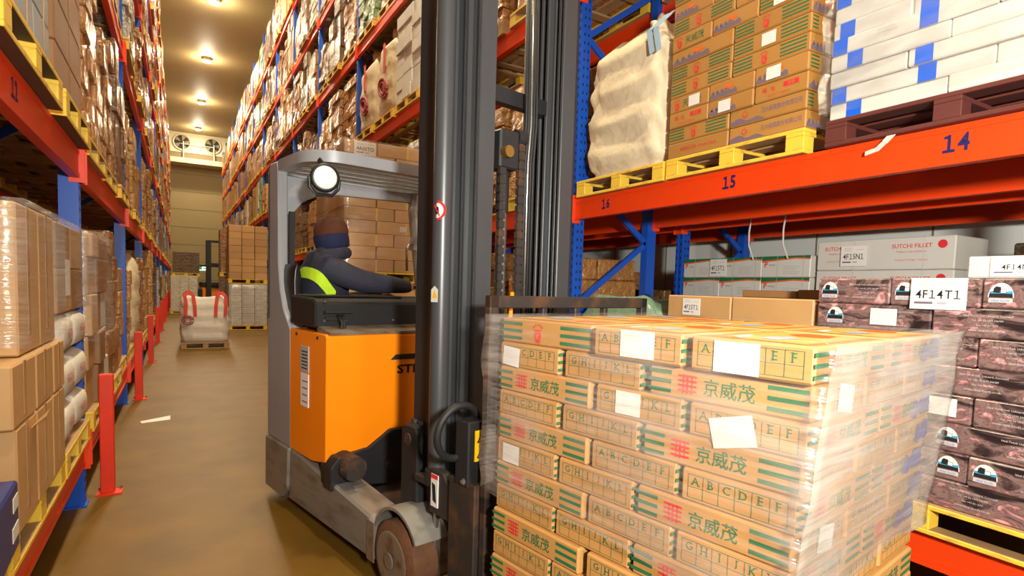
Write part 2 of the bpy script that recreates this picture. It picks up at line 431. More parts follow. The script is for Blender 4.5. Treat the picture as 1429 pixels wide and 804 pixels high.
def rack(name, label, x0, x1, ys, sgn, nbays, levels=6):
    """x0 = aisle side, x1 = far side; sgn +1 when the aisle lies towards -X"""
    t = thing(name, (0, 0, 0), 0, label, 'racking')
    bm = beam_mesh(ys[1] - ys[0]); fronts = {}
    for i in range(nbays + 1):
        near = i <= 3
        rot = 0 if sgn > 0 else PI
        a = link('upright', UPN if near else UPF, t, (x0 + sgn * .065, ys[i], 0), rot)
        link('upright', UPN if near else UPF, t, (x1 - sgn * .065, ys[i], 0), rot + PI)
        b = MB(); z = .25; k = 0
        while z < 11.3:
            za, zb = (z, z + .62)
            p, q = (x0 + sgn * .1, x1 - sgn * .1)
            if k % 2: p, q = q, p
            if near: MB().bar((p, ys[i], za), (q, ys[i], zb), .03, .055, 'rack_blue').obj('brace', t)
            else: b.bar((p, ys[i], za), (q, ys[i], zb), .03, .055, 'rack_blue')
            z += .62; k += 1
            if i > 3 and z > 8: break
        if not near: tag(b.obj('bracing', t), kind='stuff')
    for i in range(nbays):
        for l in range(levels):
            o = link('beam', bm, t, (x0, ys[i] if sgn > 0 else ys[i + 1], LV[l] - .003), 0 if sgn > 0 else PI); fronts[(i, l)] = o
            link('beam', bm, t, (x1, ys[i + 1] if sgn > 0 else ys[i], LV[l] - .003), PI if sgn > 0 else 0)
    return t, fronts
rackR, fR = rack('pallet_rack', 'blue and orange pallet racking beside the reach truck, numbered 14 to 16', XR, XR + 1.04, RY, 1, 14)
rackL, fL = rack('pallet_rack', 'blue and orange pallet racking behind the row of red bollards', XL, XL - 1.06, LY, -1, 14)
rack2, f2 = rack('pallet_rack', 'blue and orange racking standing back to back behind the numbered racking', 4.62, 5.72, RY, 1, 4, 3)

def number(beam, t, y, h):
    b = MB(); vs, fs, w = text_geo(t, .03)
    b.add([(-.002, -a * h * .82 + y, -BH * .46 + c * h) for a, c in vs], fs, 'number_ink'); tag(b.obj('slot_number', beam, fixn=False), 'slot number %s in dark blue' % t)
number(fR[(0, 1)], '16', 3.95 - RY[0], .085); number(fR[(0, 1)], '15', 2.66 - RY[0], .085); number(fR[(0, 1)], '14', 1.355 - RY[0], .085)
# left beam is turned by half a circle: local y runs towards the camera
number(fL[(0, 1)], '12', LY[1] - 3.12, .085)

# red bollards guarding the left uprights
for k in range(1, 13):
    y = LY[k] + .16
    t = thing('bollard', (-.47, y, 0), R(random.uniform(-4, 4)), 'red steel bollard guarding the %s upright of the racking from the far wall' % (ORD[14 - k]), 'bollard', 'red bollards along the racking')
    MB().ext([(-.045, 0), (.045, 0), (.045, .045), (.03, .06), (-.03, .06), (-.045, .045)], 'z', .012, .90, 'bollard_red').obj('post', t, bevel=.006)
    MB().box(-.07, .09, -.03, .09, 0, .014, 'bollard_red').obj('foot_plate', t)
    for q in ((-.055, .075), (.075, .075)): MB().cyl((q[0], q[1], .012), (q[0], q[1], .035), .011, 'steel', 8).obj('anchor_bolt', t)

# ------------------------------------------------------------------ pallets
PH = .144
PM = {}
def pallet_pieces(w, d, skin, wood):
    """local x = width along the beam, y = depth; bottom boards, blocks, cross boards and top boards"""
    P = []
    def pc(n, sx, sy, sz, c, painted=True):
        k = (n, round(sx, 3), round(sy, 3), round(sz, 3), skin, wood, painted)
        if k not in PM:
            PM[k] = MB().box(-sx / 2, sx / 2, -sy / 2, sy / 2, 0, sz, skin if painted else wood, mtop=wood).mesh(n, bevel=.003)
        P.append((n, PM[k], c))
    for y in (-d / 2 + .05, 0, d / 2 - .05):
        pc('bottom_board', w, .1, .022, (0, y, 0), y != 0)
        for x in (-w / 2 + .06, 0, w / 2 - .06): pc('block', .118, .098, .078, (x, y, .022))
    for x in (-w / 2 + .06, 0, w / 2 - .06): pc('cross_board', .118, d, .022, (x, 0, .1))
    n = 6
    for i in range(n): pc('top_board', w, .118, .022, (0, -d / 2 + .059 + (d - .118) * i / (n - 1), .122), i in (0, n - 1))
    return P
def pallet(loc, rz, w, d, label, group, skin='pallet_yellow', wood='pallet_wood'):
    t = thing('pallet', loc, rz, label, 'pallet', group)
    for n, me, c in pallet_pieces(w, d, skin, wood): link(n, me, t, c)
    return t
def pallet_joined(w, d, skin='pallet_yellow', wood='pallet_wood'):
    b = MB()
    for y in (-d / 2 + .05, d / 2 - .05):
        b.box(-w / 2, w / 2, y - .05, y + .05, 0, .022, skin, mtop=wood)
        for x in (-w / 2 + .06, 0, w / 2 - .06): b.box(x - .059, x + .059, y - .049, y + .049, .022, .1, skin)
    for x in (-w / 2 + .06, 0, w / 2 - .06): b.box(x - .059, x + .059, -d / 2, d / 2, .1, .122, wood)
    for i in range(5):
        y = -d / 2 + .07 + (d - .14) * i / 4; b.box(-w / 2, w / 2, y - .07, y + .07, .122, .144, skin if i in (0, 4) else wood, mtop=wood)
    return b.mesh('pallet')
PJ = pallet_joined(1.12, 1.08)
PJW = pallet_joined(1.12, 1.08, 'pallet_wood', 'pallet_wood')

# ------------------------------------------------------------------ distant pallet loads (each one thing, in a few shared shapes)
def load_mesh(kind, seed):
    rnd = random.Random(seed); b = MB()
    m = {'brown': 'wrapped_brown', 'tan': 'wrapped_tan', 'white': 'wrapped_white', 'dark': 'wrapped_dark', 'green': 'wrapped_green'}[kind]
    nx = rnd.choice((2, 3, 3)); nz = rnd.choice((4, 5, 6, 7)); h = rnd.uniform(.95, 1.58); w = rnd.uniform(.92, 1.06); d = 1.0
    for k in range(nz):
        off = rnd.uniform(-.012, .012)
        for i in range(nx):
            x0 = -w / 2 + w * i / nx + off; x1 = x0 + w / nx
            for (y0, y1) in ((-d / 2, 0), (0, d / 2)):
                a = rnd.uniform(-.035, .012)
                if k == nz - 1 and rnd.random() < .25: continue
                M = Matrix.Translation(((x0 + x1) / 2, (y0 + y1) / 2 + a, h * k / nz)) @ Matrix.Rotation(rnd.uniform(-.03, .03), 4, 'Z')
                b.box(-w / nx / 2 + .006, w / nx / 2 - .006, -d / 4, d / 4, 0, h / nz - .004, m, M)
    return b.mesh('pallet_load', bevel=.012)
from mathutils import noise as NZ
def bag_geo(b, w, d, h, m, seed=0, n=28, rows=14, slump=.06, top=.75, sag=.0):
    """a soft bulk bag: rounded-square sections, bulging, with folds; the top gathers in"""
    rnd = random.Random(seed); ph = [rnd.uniform(0, 6.3) for _ in range(8)]
    vs = []; fs = []
    for k in range(rows + 1):
        t = k / rows; z = h * t
        s = 1.0 + slump * math.sin(PI * min(1, t * 1.05)) - (.06 if t < .05 else 0)
        if t > .82: s *= 1 - (1 - top) * ((t - .82) / .18) ** 1.4
        for j in range(n):
            g = 2 * PI * j / n; c, q = math.cos(g), math.sin(g)
            e = .42; x = math.copysign(abs(c) ** e, c); y = math.copysign(abs(q) ** e, q)
            r = s * (1 + .018 * math.sin(5 * g + ph[0] + 4 * t) + .02 * math.sin(9 * t * 3 + ph[1] + 2 * g) + .012 * math.sin(11 * g + ph[2] + 13 * t))
            zz = z + (.03 * math.sin(3 * g + ph[3]) + .02 * math.sin(7 * g + ph[4])) * t * h - sag * t * (x * .5)
            if rows > 16:
                q3 = Vector((x * 2.2 + seed, y * 2.2, z * 5.5 + 1.2 * x)); r += .028 * NZ.noise(q3) + .026 * NZ.noise(q3 * 2.3) + .03 * (abs(NZ.noise(q3 * 3.1)) - .2) + .02 * (abs(NZ.noise(Vector((x * 9 + seed, y * 9, z * 22 + 5 * x)))) - .2)
                zz += .05 * t * NZ.noise(Vector((x * 3 + seed, y * 3, 0)))
            vs.append((x * w / 2 * r, y * d / 2 * r, max(0, zz)))
    for k in range(rows):
        for j in range(n): fs.append((k * n + j, k * n + (j + 1) % n, (k + 1) * n + (j + 1) % n, (k + 1) * n + j))
    vs.append((0, 0, h * .99)); c = len(vs) - 1
    for j in range(n): fs.append((rows * n + j, rows * n + (j + 1) % n, c))
    fs.append(tuple(range(n))[::-1])
    b.add(vs, fs, m); return b
def solid_load(m, nx, nz, w, d, h):
    b = MB()
    for k in range(nz):
        for i in range(nx):
            b.box(-w / 2 + w * i / nx + .004, -w / 2 + w * (i + 1) / nx - .004, -d / 2, d / 2, h * k / nz, h * (k + 1) / nz - .003, m)
    return b.mesh('pallet_load', bevel=.006)
LM = {k: [load_mesh(k, 11 * i + len(k)) for i in range(6)] for k in ('brown', 'tan', 'white', 'dark', 'green')}
FARBAG = bag_geo(MB(), 1.02, .98, 1.3, 'bulk_bag', 5).mesh('bulk_bag', smooth=True)
LOOK = {'brown': 'wrapped brown carton load', 'tan': 'wrapped tan carton load', 'white': 'wrapped white carton load', 'dark': 'wrapped dark brown load', 'green': 'wrapped greenish sack load'}
SHELF = ['floor level', 'second level', 'third level', 'fourth level', 'fifth level', 'top level']
SL = ['far slot', 'middle slot', 'near slot']
SKIP = set()            # (side, bay, level, slot) built by hand further down
for q in ((0, 1, 0), (0, 1, 1), (0, 1, 2), (0, 0, 0), (0, 0, 1), (0, 0, 2), (2, 2, 0), (2, 2, 1), (2, 2, 2)): SKIP.add(('R',) + q)
for q in ((0, 0, 0), (0, 0, 1), (0, 0, 2), (0, 1, 0), (0, 1, 1), (0, 1, 2), (1, 0, 0)): SKIP.add(('L',) + q)
far_p = MB(); far_l = MB()
NEARBAYS = 7
def place_bay(side, i, l, ys, x0, sgn, rackname):
    for k in range(3):                              # slot 0 is nearest the camera
        if (side, i, l, k) in SKIP: continue
        L = ys[i + 1] - ys[i]
        y = ys[i] + .09 + .58 + k * (L - .18 - 1.16) / 2
        x = x0 + sgn * (.52 + random.uniform(-.05, .02))
        rz = sgn * -PI / 2 + (0 if random.random() < .9 else R(random.uniform(-2, 2)))
        kind = random.choices(('brown', 'tan', 'white', 'dark', 'green', 'bag', None), (42, 30, 10, 12, 2, 3, 1))[0]
        if kind is None: kind = 'tan'
        where = '%s, bay %s before far wall, %s, %s' % (SHELF[l], ORD[13 - i], SL[2 - k], rackname)
        if i < NEARBAYS:
            p = tag(link('pallet', PJ if random.random() < .8 else PJW, None, (x, y, LV[l]), rz), 'pallet on ' + where, 'pallet', 'pallets on the ' + rackname)
            me = FARBAG if kind == 'bag' else random.choice(LM[kind])
            o = link('bulk_bag' if kind == 'bag' else 'pallet_load', me, None, (x, y, LV[l] + PH), rz)
            tag(o, ('pale bulk bag on ' if kind == 'bag' else LOOK[kind] + ' on ') + where, 'bag' if kind == 'bag' else 'load', 'pallet loads on the ' + rackname)
        else:
            M = Matrix.Translation((x, y, LV[l])) @ Matrix.Rotation(rz, 4, 'Z')
            far_p.box(-.56, .56, -.54, .54, .1, .144, 'pallet_yellow', M); far_p.box(-.56, .56, -.54, -.44, 0, .022, 'pallet_yellow', M)
            for bx in (-.5, 0, .5): far_p.box(bx - .06, bx + .06, -.54, -.44, .022, .1, 'pallet_yellow', M)
            kk = 'white' if kind == 'bag' else kind; h = random.uniform(1.0, 1.6)
            mm = {'brown': 'wrapped_brown', 'tan': 'wrapped_tan', 'white': 'wrapped_white', 'dark': 'wrapped_dark', 'green': 'wrapped_green'}[kk]
            n = random.choice((3, 4, 5))
            for a in range(n):
                for c in (-.27, .27):
                    far_l.box(-.53 + .27 + c, .53 - .27 + c, -.5 + random.uniform(-.02, .02), .5, .146 + h * a / n, .14 + h * (a + 1) / n, mm, M)
for i in range(14):
    for l in range(6):
        if not (i == 0 and l >= 3): place_bay('R', i, l, RY, XR, 1, 'numbered racking')
        if not (i == 0 and l >= 3): place_bay('L', i, l, LY, XL, -1, 'bollard racking')
tag(far_p.obj('far_pallets'), 'rows of small yellow pallets far along both rackings towards the back wall', 'pallets', kind='stuff')
tag(far_l.obj('far_pallet_loads'), 'rows of wrapped goods far along both rackings towards the back wall', 'goods', kind='stuff')
# second row of racking: what shows beneath and between
for i, l, k, kind in ((1, 0, 0, 'dark'), (1, 0, 1, 'brown'), (1, 0, 2, 'brown'), (2, 0, 0, 'brown'), (1, 1, 0, 'brown'), (1, 1, 1, 'tan'), (1, 1, 2, 'white'), (0, 1, 0, 'brown'), (0, 1, 1, 'tan'), (0, 1, 2, 'brown'), (2, 1, 0, 'tan'), (0, 0, 0, 'white'), (1, 2, 0, 'tan'), (1, 2, 1, 'brown'), (0, 2, 0, 'tan'), (0, 2, 1, 'brown'), (0, 2, 2, 'tan')):
    y = RY[i] + .67 + k * 1.255; where = '%s, bay %s before far wall, %s, rear racking' % (SHELF[l], ORD[13 - i], SL[2 - k])
    tag(link('pallet', PJ, None, (5.17, y, LV[l]), -PI / 2), 'pallet on ' + where, 'pallet', 'pallets on the rear racking')
    tag(link('pallet_load', LM[kind][k], None, (5.17, y, LV[l] + PH), -PI / 2), LOOK[kind] + ' on ' + where, 'load', 'loads on the rear racking')

# ================================================================== PRINTS ON CARTONS
def stripes(f, u0, u1, vs, t, m='ink_green'):
    for v in vs: f.rect(u0, u1, v - t / 2, v + t / 2, m)
def serif_letter(f, ch, u, v, h, m):
    f.text(ch, u, v, h, m, bold=.006)
    w = text_geo(ch, .006)[2] * h; t = h * .09; s = h * .17
    feet = {'A': [(-w / 2, -1), (w / 2, -1)], 'B': [(-w / 2, -1), (-w / 2, 1)], 'D': [(-w / 2, -1), (-w / 2, 1)], 'E': [(-w / 2, -1), (-w / 2, 1)], 'F': [(-w / 2 + h * .05, -1), (-w / 2, 1)],
            'H': [(-w / 2 + .05 * h, 1), (w / 2 - .05 * h, 1), (-w / 2 + .05 * h, -1), (w / 2 - .05 * h, -1)], 'I': [(0, 1), (0, -1)], 'J': [(w / 2, 1)], 'K': [(-w / 2, 1), (-w / 2, -1), (w / 2, -1), (w / 2 - .1 * h, 1)], 'L': [(-w / 2, 1), (-w / 2, -1)], 'G': [(w / 2, -.1)], 'C': [(w / 2, .8)]}.get(ch, [])
    for a, b in feet: f.rect(u + a - s, u + a + s, v + b * h * .5 - t / 2, v + b * h * .5 + t / 2, m)
def grid(f, letters, w=.86, h=.72, m='ink_green', ink=.0016):
    W_ = f.w * w; H_ = f.h * h
    f.frame(-W_ / 2, W_ / 2, -H_ / 2, H_ / 2, ink, m); f.rect(-W_ / 2, W_ / 2, -.04 * H_, -.04 * H_ + ink, m)
    for i in range(1, 6): f.rect(-W_ / 2 + W_ * i / 6, -W_ / 2 + W_ * i / 6 + ink, -H_ / 2, H_ / 2, m)
    for i, ch in enumerate(letters): serif_letter(f, ch, -W_ / 2 + W_ * (i + .5) / 6, H_ * .24, H_ * .34, m)
def red_mark(f, u, h):
    for a in (-1, 1):
        f.rect(u + a * h * .26 - .016 * h, u + a * h * .26 + .06 * h, -h * .5, h * .5, 'ink_red')
        for v in (-.42, -.16, .1, .36): f.rect(u + a * h * .32 - .26 * h, u + a * h * .32 + .24 * h, h * v, h * (v + .12), 'ink_red')
    f.rect(u - .06 * h, u + .06 * h, -h * .5, h * .5, 'ink_red')
def crown(f, u, v, h):
    f.poly([(u - .16 * h, v - .5 * h), (u + .16 * h, v - .5 * h), (u + .26 * h, v - .1 * h), (u + .2 * h, v + .06 * h), (u - .2 * h, v + .06 * h), (u - .26 * h, v - .1 * h)], 'ink_red')
    f.text('K', u, v - .2 * h, .3 * h, 'carton_load', k=1.6)
    for i in range(5):
        a = R(150 - 30 * i); f.disc(u + .34 * h * math.cos(a), v + .16 * h + .26 * h * math.sin(a), .06 * h, 'ink_red', n=8)
    f.rect(u - .28 * h, u + .28 * h, v + .1 * h, v + .16 * h, 'ink_red')
LD = (.489, .340, .0972)       # cartons on the forks
def load_print(kind, fc):
    b = MB(); f = Face(b, LD, fc)
    if fc[1] == 'x': grid(f, 'ABCDEF' if fc == '-x' else 'GHIJKL')
    elif kind == 'crown':
        stripes(f, -.247, -.12, (-.028, 0, .028), .013); stripes(f, .09, .247, (-.028, 0, .028), .013); crown(f, -.03, 0, .075)
    else:
        stripes(f, -.247, -.165, (-.028, 0, .028), .012); stripes(f, .13, .235, (-.028, 0, .028), .012); red_mark(f, -.11, .055)
        f.text('京威茂', .02, 0, .05, 'ink_green', bold=.008)
    return b.mesh('print', fixn=False)
LP = {(k, fc): load_print(k, fc) for k in ('mark', 'crown') for fc in ('-y', '+y', '-x', '+x')}
mat('ink_amber', (232, 172, 84), .45, noise=(14, .18)); mat('ink_pale_blue', (150, 178, 200), .5)
def top_print():
    b = MB(); f = Face(b, LD, '+z')
    f.poly([(-.22, -.14), (.2, -.13), (.22, .12), (.05, .14), (-.2, .1)], 'ink_amber'); f.poly([(-.15, -.03), (-.05, -.05), (.0, .0), (-.06, .03), (-.14, .02)], 'ink_pale_blue', 2)
    f.poly([(.07, -.08), (.17, -.06), (.19, .03), (.1, .05), (.05, .0)], 'ink_orange', 2); f.poly([(-.2, .05), (-.1, .06), (-.05, .1), (-.16, .09)], 'print_white', 2.4)
    return b.mesh('top_picture', fixn=False)
TOPP = top_print()
def sticker_mesh(w, h, ang=0, lines=True):
    b = MB(); f = Face(b, (w, .0, h), '-y', .0); f.rect(-w / 2, w / 2, -h / 2, h / 2, 'paper', ang=ang)
    if lines:
        f.o = .0006
        for i in range(3): f.rect(-w * .3, w * (.0 + .07 * i), h * (.3 - .2 * i), h * (.31 - .2 * i), 'print_pale', ang=0)
    return b.mesh('paper_label', fixn=False)
def blue_pr(face):
    b = MB(); f = Face(b, LD, face); w = f.w
    f.poly([(w * .05, -.03), (w * .12, .03), (w * .22, .01), (w * .3, .04), (w * .44, .035), (w * .46, -.02), (w * .36, -.035), (w * .25, -.02), (w * .15, -.04)], 'ink_deep_blue', 2.5)
    return b.mesh('blue_picture', fixn=False)
mat('ink_deep_blue', (58, 58, 150), .6, noise=(40, .2))
BLUE_E = blue_pr('+x'); BLUE_S = (blue_pr('-y'), blue_pr('+y'))
STK = sticker_mesh(.13, .085); STK2 = sticker_mesh(.1, .075); STK3 = sticker_mesh(.055, .06)

# ------------------------------------------------------------------ the wrapped load carried on the forks
LA = R(10); LO = Vector((1.13, 2.05, 0))
def Lw(s, t, z=0):      # s = across (towards the numbered racking), t = from the mast outwards
    v = Vector((math.cos(LA), math.sin(LA), 0)); u = Vector((math.sin(LA), -math.cos(LA), 0))
    return LO + v * s + u * t + Vector((0, 0, z))
pallet(Lw(.53, .6, .076), LA - PI / 2, 1.2, 1.06, 'pallet under the film-wrapped letter cartons on the forks', None)
NROW = 13; RP = .0985; Z0 = 1.502 - NROW * RP
A_ROW = [(0, .25, -90, 'by the mast'), (1, .25, -90, ''), (2, .25, -90, '')]
ENDS = ['AA', 'AG', 'GA', 'AG', 'AA', 'GG', 'AG', 'GG', 'GA', 'GA', 'AG', 'GA', 'AG']     # which letter end faces the aisle, row by row
cnt = 0
for r in range(NROW):
    top = r; z = Z0 + (NROW - 1 - r) * RP
    items = []      # (s centre, t centre, rotation, words)
    odd = r % 2 == 0
    tl = [.25] if odd else [.95]
    for k in range(3): items.append((.174 + .35 * k, tl[0], -90, 'long side out', k))
    ts = (.675, 1.025) if odd else (.175, .525)
    for j, tt in enumerate(ts):
        items.append((.25, tt, 0 if (j + r // 2) % 2 == (0 if odd else 1) else 180, 'letter end out', j))
        items.append((.775, tt, 0 if odd else 180, 'inner', j))
    for s, t_, rot, wd, k in items:
        if abs(s - .25) < .01: rot = 0 if ENDS[r][k] == 'A' else 180
        if r > 0 and ((odd and ((rot == -90 and k > 0) or (s > .7 and t_ < .9))) or (not odd and s > .7 and t_ < .6 and rot != -90)): continue     # buried inside the load
        jt = random.uniform(-.002, .002); js = random.uniform(-.002, .002)
        jt += .06 * max(0, 1 - r / 8) * t_ / 1.2      # the upper rows have crept outwards
        if r >= 8: js -= .012; jt += .02 if t_ > .6 else 0
        if r == 0 and abs(s - .25) < .01: js -= .03
        wh = 'mast end' if t_ < .4 else ('outer end' if t_ > .8 else 'middle')
        dp = 'aisle side' if s < .3 else ('racking side' if s > .7 else 'core')
        o = carton(LD, 'carton_load', Lw(s + js, t_ + jt, z), LA + R(rot + random.uniform(-.3, .3)),
                   'printed carton, row %s from top on forks, %s, %s, %s' % (ORD[r].replace('first', 'one').replace('second', 'two').replace('third', 'three'), wh, dp, 'lengthwise' if rot == -90 else 'crosswise'), 'cartons on the forks',
                   [('print', LP[('crown' if (r == 0 and rot == -90) else 'mark', fc)]) for fc in ({-90: ('-y', '+x'), 0: ('-x', '-y'), 180: ('+x', '+y')}[rot])])
        if r == 0: link('top_picture', TOPP, o)
        cnt += 1
        # paper stickers seen on the two outer faces
        key = (r, round(t_, 3), round(s, 2))
        for kk, (u, v, ang, me) in {(0, .675, .25): (.01, .005, .0, STK), (0, 1.025, .25): (-.03, .0, 0, STK), (1, .175, .25): (-.10, .0, .08, STK2), (2, .675, .25): (-.03, .01, 0, STK2), (2, 1.025, .25): (-.02, -.01, -.25, STK), (5, .175, .25): (-.08, 0, 0, STK2), (12, .675, .25): (0, 0, 0, STK2)}.items():
            if key == kk:
                # on the short end that faces the aisle
                sgn = -1 if rot == 0 else 1
                link('paper_label', me, o, (sgn * (LD[0] / 2 + .004), -u * (1 if rot == 0 else -1), .005 + v), 0, rot=(0, ang, -PI / 2 if rot == 0 else PI / 2))
        if r < 7 and s > .7 and t_ > .8: link('blue_picture', BLUE_E if rot == -90 else BLUE_S[0 if rot == 0 else 1], o)
        if key in ((1, .95, .17), (5, .95, .17)): link('paper_label', STK2, o, (LD[0] / 2 + .004, .02, .01), 0, rot=(0, .15, PI / 2))

def wrap(name, label, cx, cy, rz, hx, hy, z0, z1, m='stretch_film', seed=1, bulge=None, rows=16, n=16, fold=.5, amp=.006, heavy=False):
    """film round a rectangular load, folded a little over the top edge"""
    rnd = random.Random(seed); ph = [rnd.uniform(0, 6) for _ in range(6)]
    per = []
    for (ax, ay, bx, by) in ((-1, -1, 1, -1), (1, -1, 1, 1), (1, 1, -1, 1), (-1, 1, -1, -1)):
        for i in range(n): t = i / n; per.append((ax + (bx - ax) * t, ay + (by - ay) * t))
    K = len(per); vs = []; fs = []
    for k in range(rows + 2):
        t = min(k / rows, 1); z = z0 + (z1 - z0) * t; ins = 0
        if k == rows + 1: ins = fold * .25; z = z1 + .004
        for j, (x, y) in enumerate(per):
            d = amp * (math.sin(j * .55 + ph[0] + 6 * t) + .6 * math.sin(j * .31 + 17 * t + ph[1]))
            px = x * (hx + abs(d) - ins * hx); py = y * (hy + abs(d) - ins * hy)
            if bulge: px, py = bulge(x, y, t, px, py)
            zz = z + .02 * math.sin(j * .4 + ph[2]) * (1 if k == 0 else 0)
            vs.append((px, py, zz))
    for k in range(rows + 1):
        for j in range(K): fs.append((k * K + j, k * K + (j + 1) % K, (k + 1) * K + (j + 1) % K, (k + 1) * K + j))
    b = MB(); b.add(vs, fs, m)
    if heavy:
        hk_ = b.mi('stretch_film_heavy')
        for q, fi in enumerate(b.f):
            if fi[0] % K < n and fi[0] // K < rows: b.m[q] = hk_
    o = b.obj(name, None, (cx, cy, 0), rz, smooth=True, fixn=False)
    return tag(o, label, 'film')
def bl(x, y, t, px, py):
    # the loose tail of film puffs out at the racking-side outer corner
    if y < .5: py -= .07 * t * min(1, (.5 - y) / .9)
    if x > .3 and y < .2:
        w = min(1, (x - .3) / .5) * min(1, (.2 - y) / .6); px += .012 * w * (math.sin(PI * min(1, t * 1.0 + .12)) ** .6 if t < .88 else .6)
        px -= .03 * w * max(0, math.sin(9 * t))
    return px, py
c = Lw(.525, .6)
wrap('stretch_film', 'clear stretch film around the letter-printed cartons on the forks', c.x, c.y, LA, .574, .628, .80, 1.512, seed=3, bulge=bl, rows=26, n=22, heavy=True)

# ------------------------------------------------------------------ numbered racking, shelf with slots 14, 15 and 16
# slot 16: cream bulk bag
pallet((XR + .46, 3.775, LV[1]), -PI / 2, 1.09, 1.02, 'yellow pallet beneath the cream bulk bag in slot 16', None)
t = thing('bulk_bag', (XR + .46, 3.775, LV[1] + PH), 0, 'big creased cream bulk bag standing in slot 16', 'bag')
bag_geo(MB(), .98, 1.0, 1.18, 'bulk_bag', 21, n=72, rows=44, slump=.03, top=.66).obj('body', t, smooth=True)
MB().tube([(-.25, -.1, 1.10), (-.36, -.2, 1.17), (-.45, -.33, 1.10), (-.53, -.38, .95)], .02, 'bulk_bag', 8).obj('rolled_seam', t, smooth=True)
for dy, m in ((-.40, 'ink_blue'), (-.47, 'ink_blue')):
    b = MB()
    for a, c2 in (((-.40, dy, 1.15), (-.55, dy + .03, 1.0)), ((-.55, dy + .03, 1.0), (-.555, dy - .02, .82))): b.bar(a, c2, .045, .006, 'ink_pale_blue', up=(-1, 0, .5))
    b.obj('lifting_strap', t)
# slot 15: flat fish cartons
pallet((XR + .46, 2.655, LV[1]), -PI / 2, 1.10, 1.02, 'yellow pallet beneath the brown fish cartons in slot 15', None)
SD_L = (.541, .336, .107); SD_S = (.36, .5, .107)
def saury_print(kind, dims, seed):
    out = []
    for fc in ('-y', '+x'):
        b = MB(); f = Face(b, dims, fc); w = f.w
        kd = kind if fc[1] == 'y' else ('crown' if seed % 2 else 'wave')
        if kd == 'stripe':
            stripes(f, -w * .48, -w * .22, (-.03, -.01, .012, .034), .009); stripes(f, w * .14, w * .46, (-.03, -.01, .012, .034), .009); crown(f, -w * .06, 0, .08)
        elif kd == 'chars':
            crown(f, -w * .3, 0, .08); f.text('天威茂', w * .08, 0, .055, 'ink_green', maxw=w * .5, bold=.01)
        elif kd == 'crown':
            crown(f, 0, 0, .08); stripes(f, -w * .46, -w * .3, (-.03, -.01, .012, .034), .009)
        elif kd == 'wave':
            pts = [(-w * .48, -.045)] + [(-w * .48 + w * .62 * i / 14, -.03 + .022 * abs(math.sin(i * 1.1))) for i in range(15)] + [(w * .14, -.045)]
            f.poly(pts, 'ink_purple'); f.disc(-w * .05, .01, w * .11, 'ink_orange', ry=.013)
            for i in range(4): f.disc(-w * .4 + i * w * .1, -.008, .012, 'ink_purple', n=10)
        elif kd == 'company':
            f.text('日大船務股份有限公司', w * .2, .008, .034, 'ink_purple', maxw=w * .5, bold=.008); f.disc(-w * .28, .01, .02, 'ink_red'); f.disc(-w * .28, .01, .014, 'carton_gold', 1.4)
            f.poly([(-w * .48, -.045), (-w * .48, -.02), (-w * .35, -.005), (-w * .25, -.03), (-w * .1, -.02), (0, -.045)], 'ink_purple')
        elif kd == 'saury':
            f.text('極鮮秋刀魚 · Frozen Saury', w * .03, 0, .032, 'ink_red', maxw=w * .86, bold=.01)
        elif kd == 'select':
            for i, ch in enumerate('順怡'): f.text(ch, -w * .3 + i * w * .16, .012, .03, 'ink_red', bold=.01)
            f.rect(w * .06, w * .34, .0, .03, 'ink_red'); f.text('嚴選', w * .2, .015, .02, 'carton_gold', k=1.6); f.text('Soon Yi Select', -w * .02, -.026, .018, 'ink_red', maxw=w * .6)
        out.append(('print', b.mesh('print', fixn=False)))
    return out
SPR = {}
def sp(kind, dims, seed):
    k = (kind, dims, seed % 2)
    if k not in SPR: SPR[k] = saury_print(kind, dims, seed)
    return SPR[k]
KROW = [('saury', 'company'), ('stripe', 'company'), ('select', 'wave', 'select'), ('chars', 'wave', 'wave'), ('stripe', 'stripe'), ('stripe', 'stripe'), ('wave', 'stripe'), ('chars', 'wave', 'stripe'), ('stripe', 'chars'), ('wave', 'stripe', 'chars'), ('stripe', 'wave')]
LY0 = 3.205         # far end of the carton stack; rows are read towards the camera
for r in range(11):
    z = LV[1] + PH + .110 * r; kr = KROW[r]
    if len(kr) == 2:
        rows = [(LY0 - .275 - .55 * i, .17, SD_L, kr[i]) for i in range(2)] + [(LY0 - .275 - .55, .515, SD_L, 'stripe')]
    else:
        rows = [(LY0 - .185 - .366 * i, .25, SD_S, kr[i]) for i in range(3)]
        rows += [(LY0 - .185 - .366 * i, .755, SD_S, 'wave') for i in (2,)]
    for q, (y, xd, dm, kd) in enumerate(rows):
        wh = 'beside the cream bag' if y > 2.9 else ('beside the white boxes' if y < 2.5 else 'in the middle')
        o = carton(dm, 'carton_gold', (XR - .04 + xd + random.uniform(-.002, .002), y + random.uniform(-.001, .001), z + .002), -PI / 2 + R(random.uniform(-.2, .2)),
                   'flat printed fish carton, %s row up in slot 15, %s%s' % (ORD[r], wh, '' if xd < .3 else ', back stack'), 'fish cartons in slot 15', sp(kd, dm, r), name='fish_carton')
        if xd < .3 and (r, q) in ((3, 0), (2, 1), (3, 2), (5, 1), (8, 1), (7, 2), (10, 1)):
            link('paper_label', STK2, o, (random.uniform(-.1, .1), -dm[1] / 2 - .003, .014), rot=(0, 0, 0))
        if y < 2.5 and r in (0, 4, 7, 9): link('paper_label', STK2, o, (dm[0] / 2 + .003, .02, .014), rot=(0, 0, PI / 2))
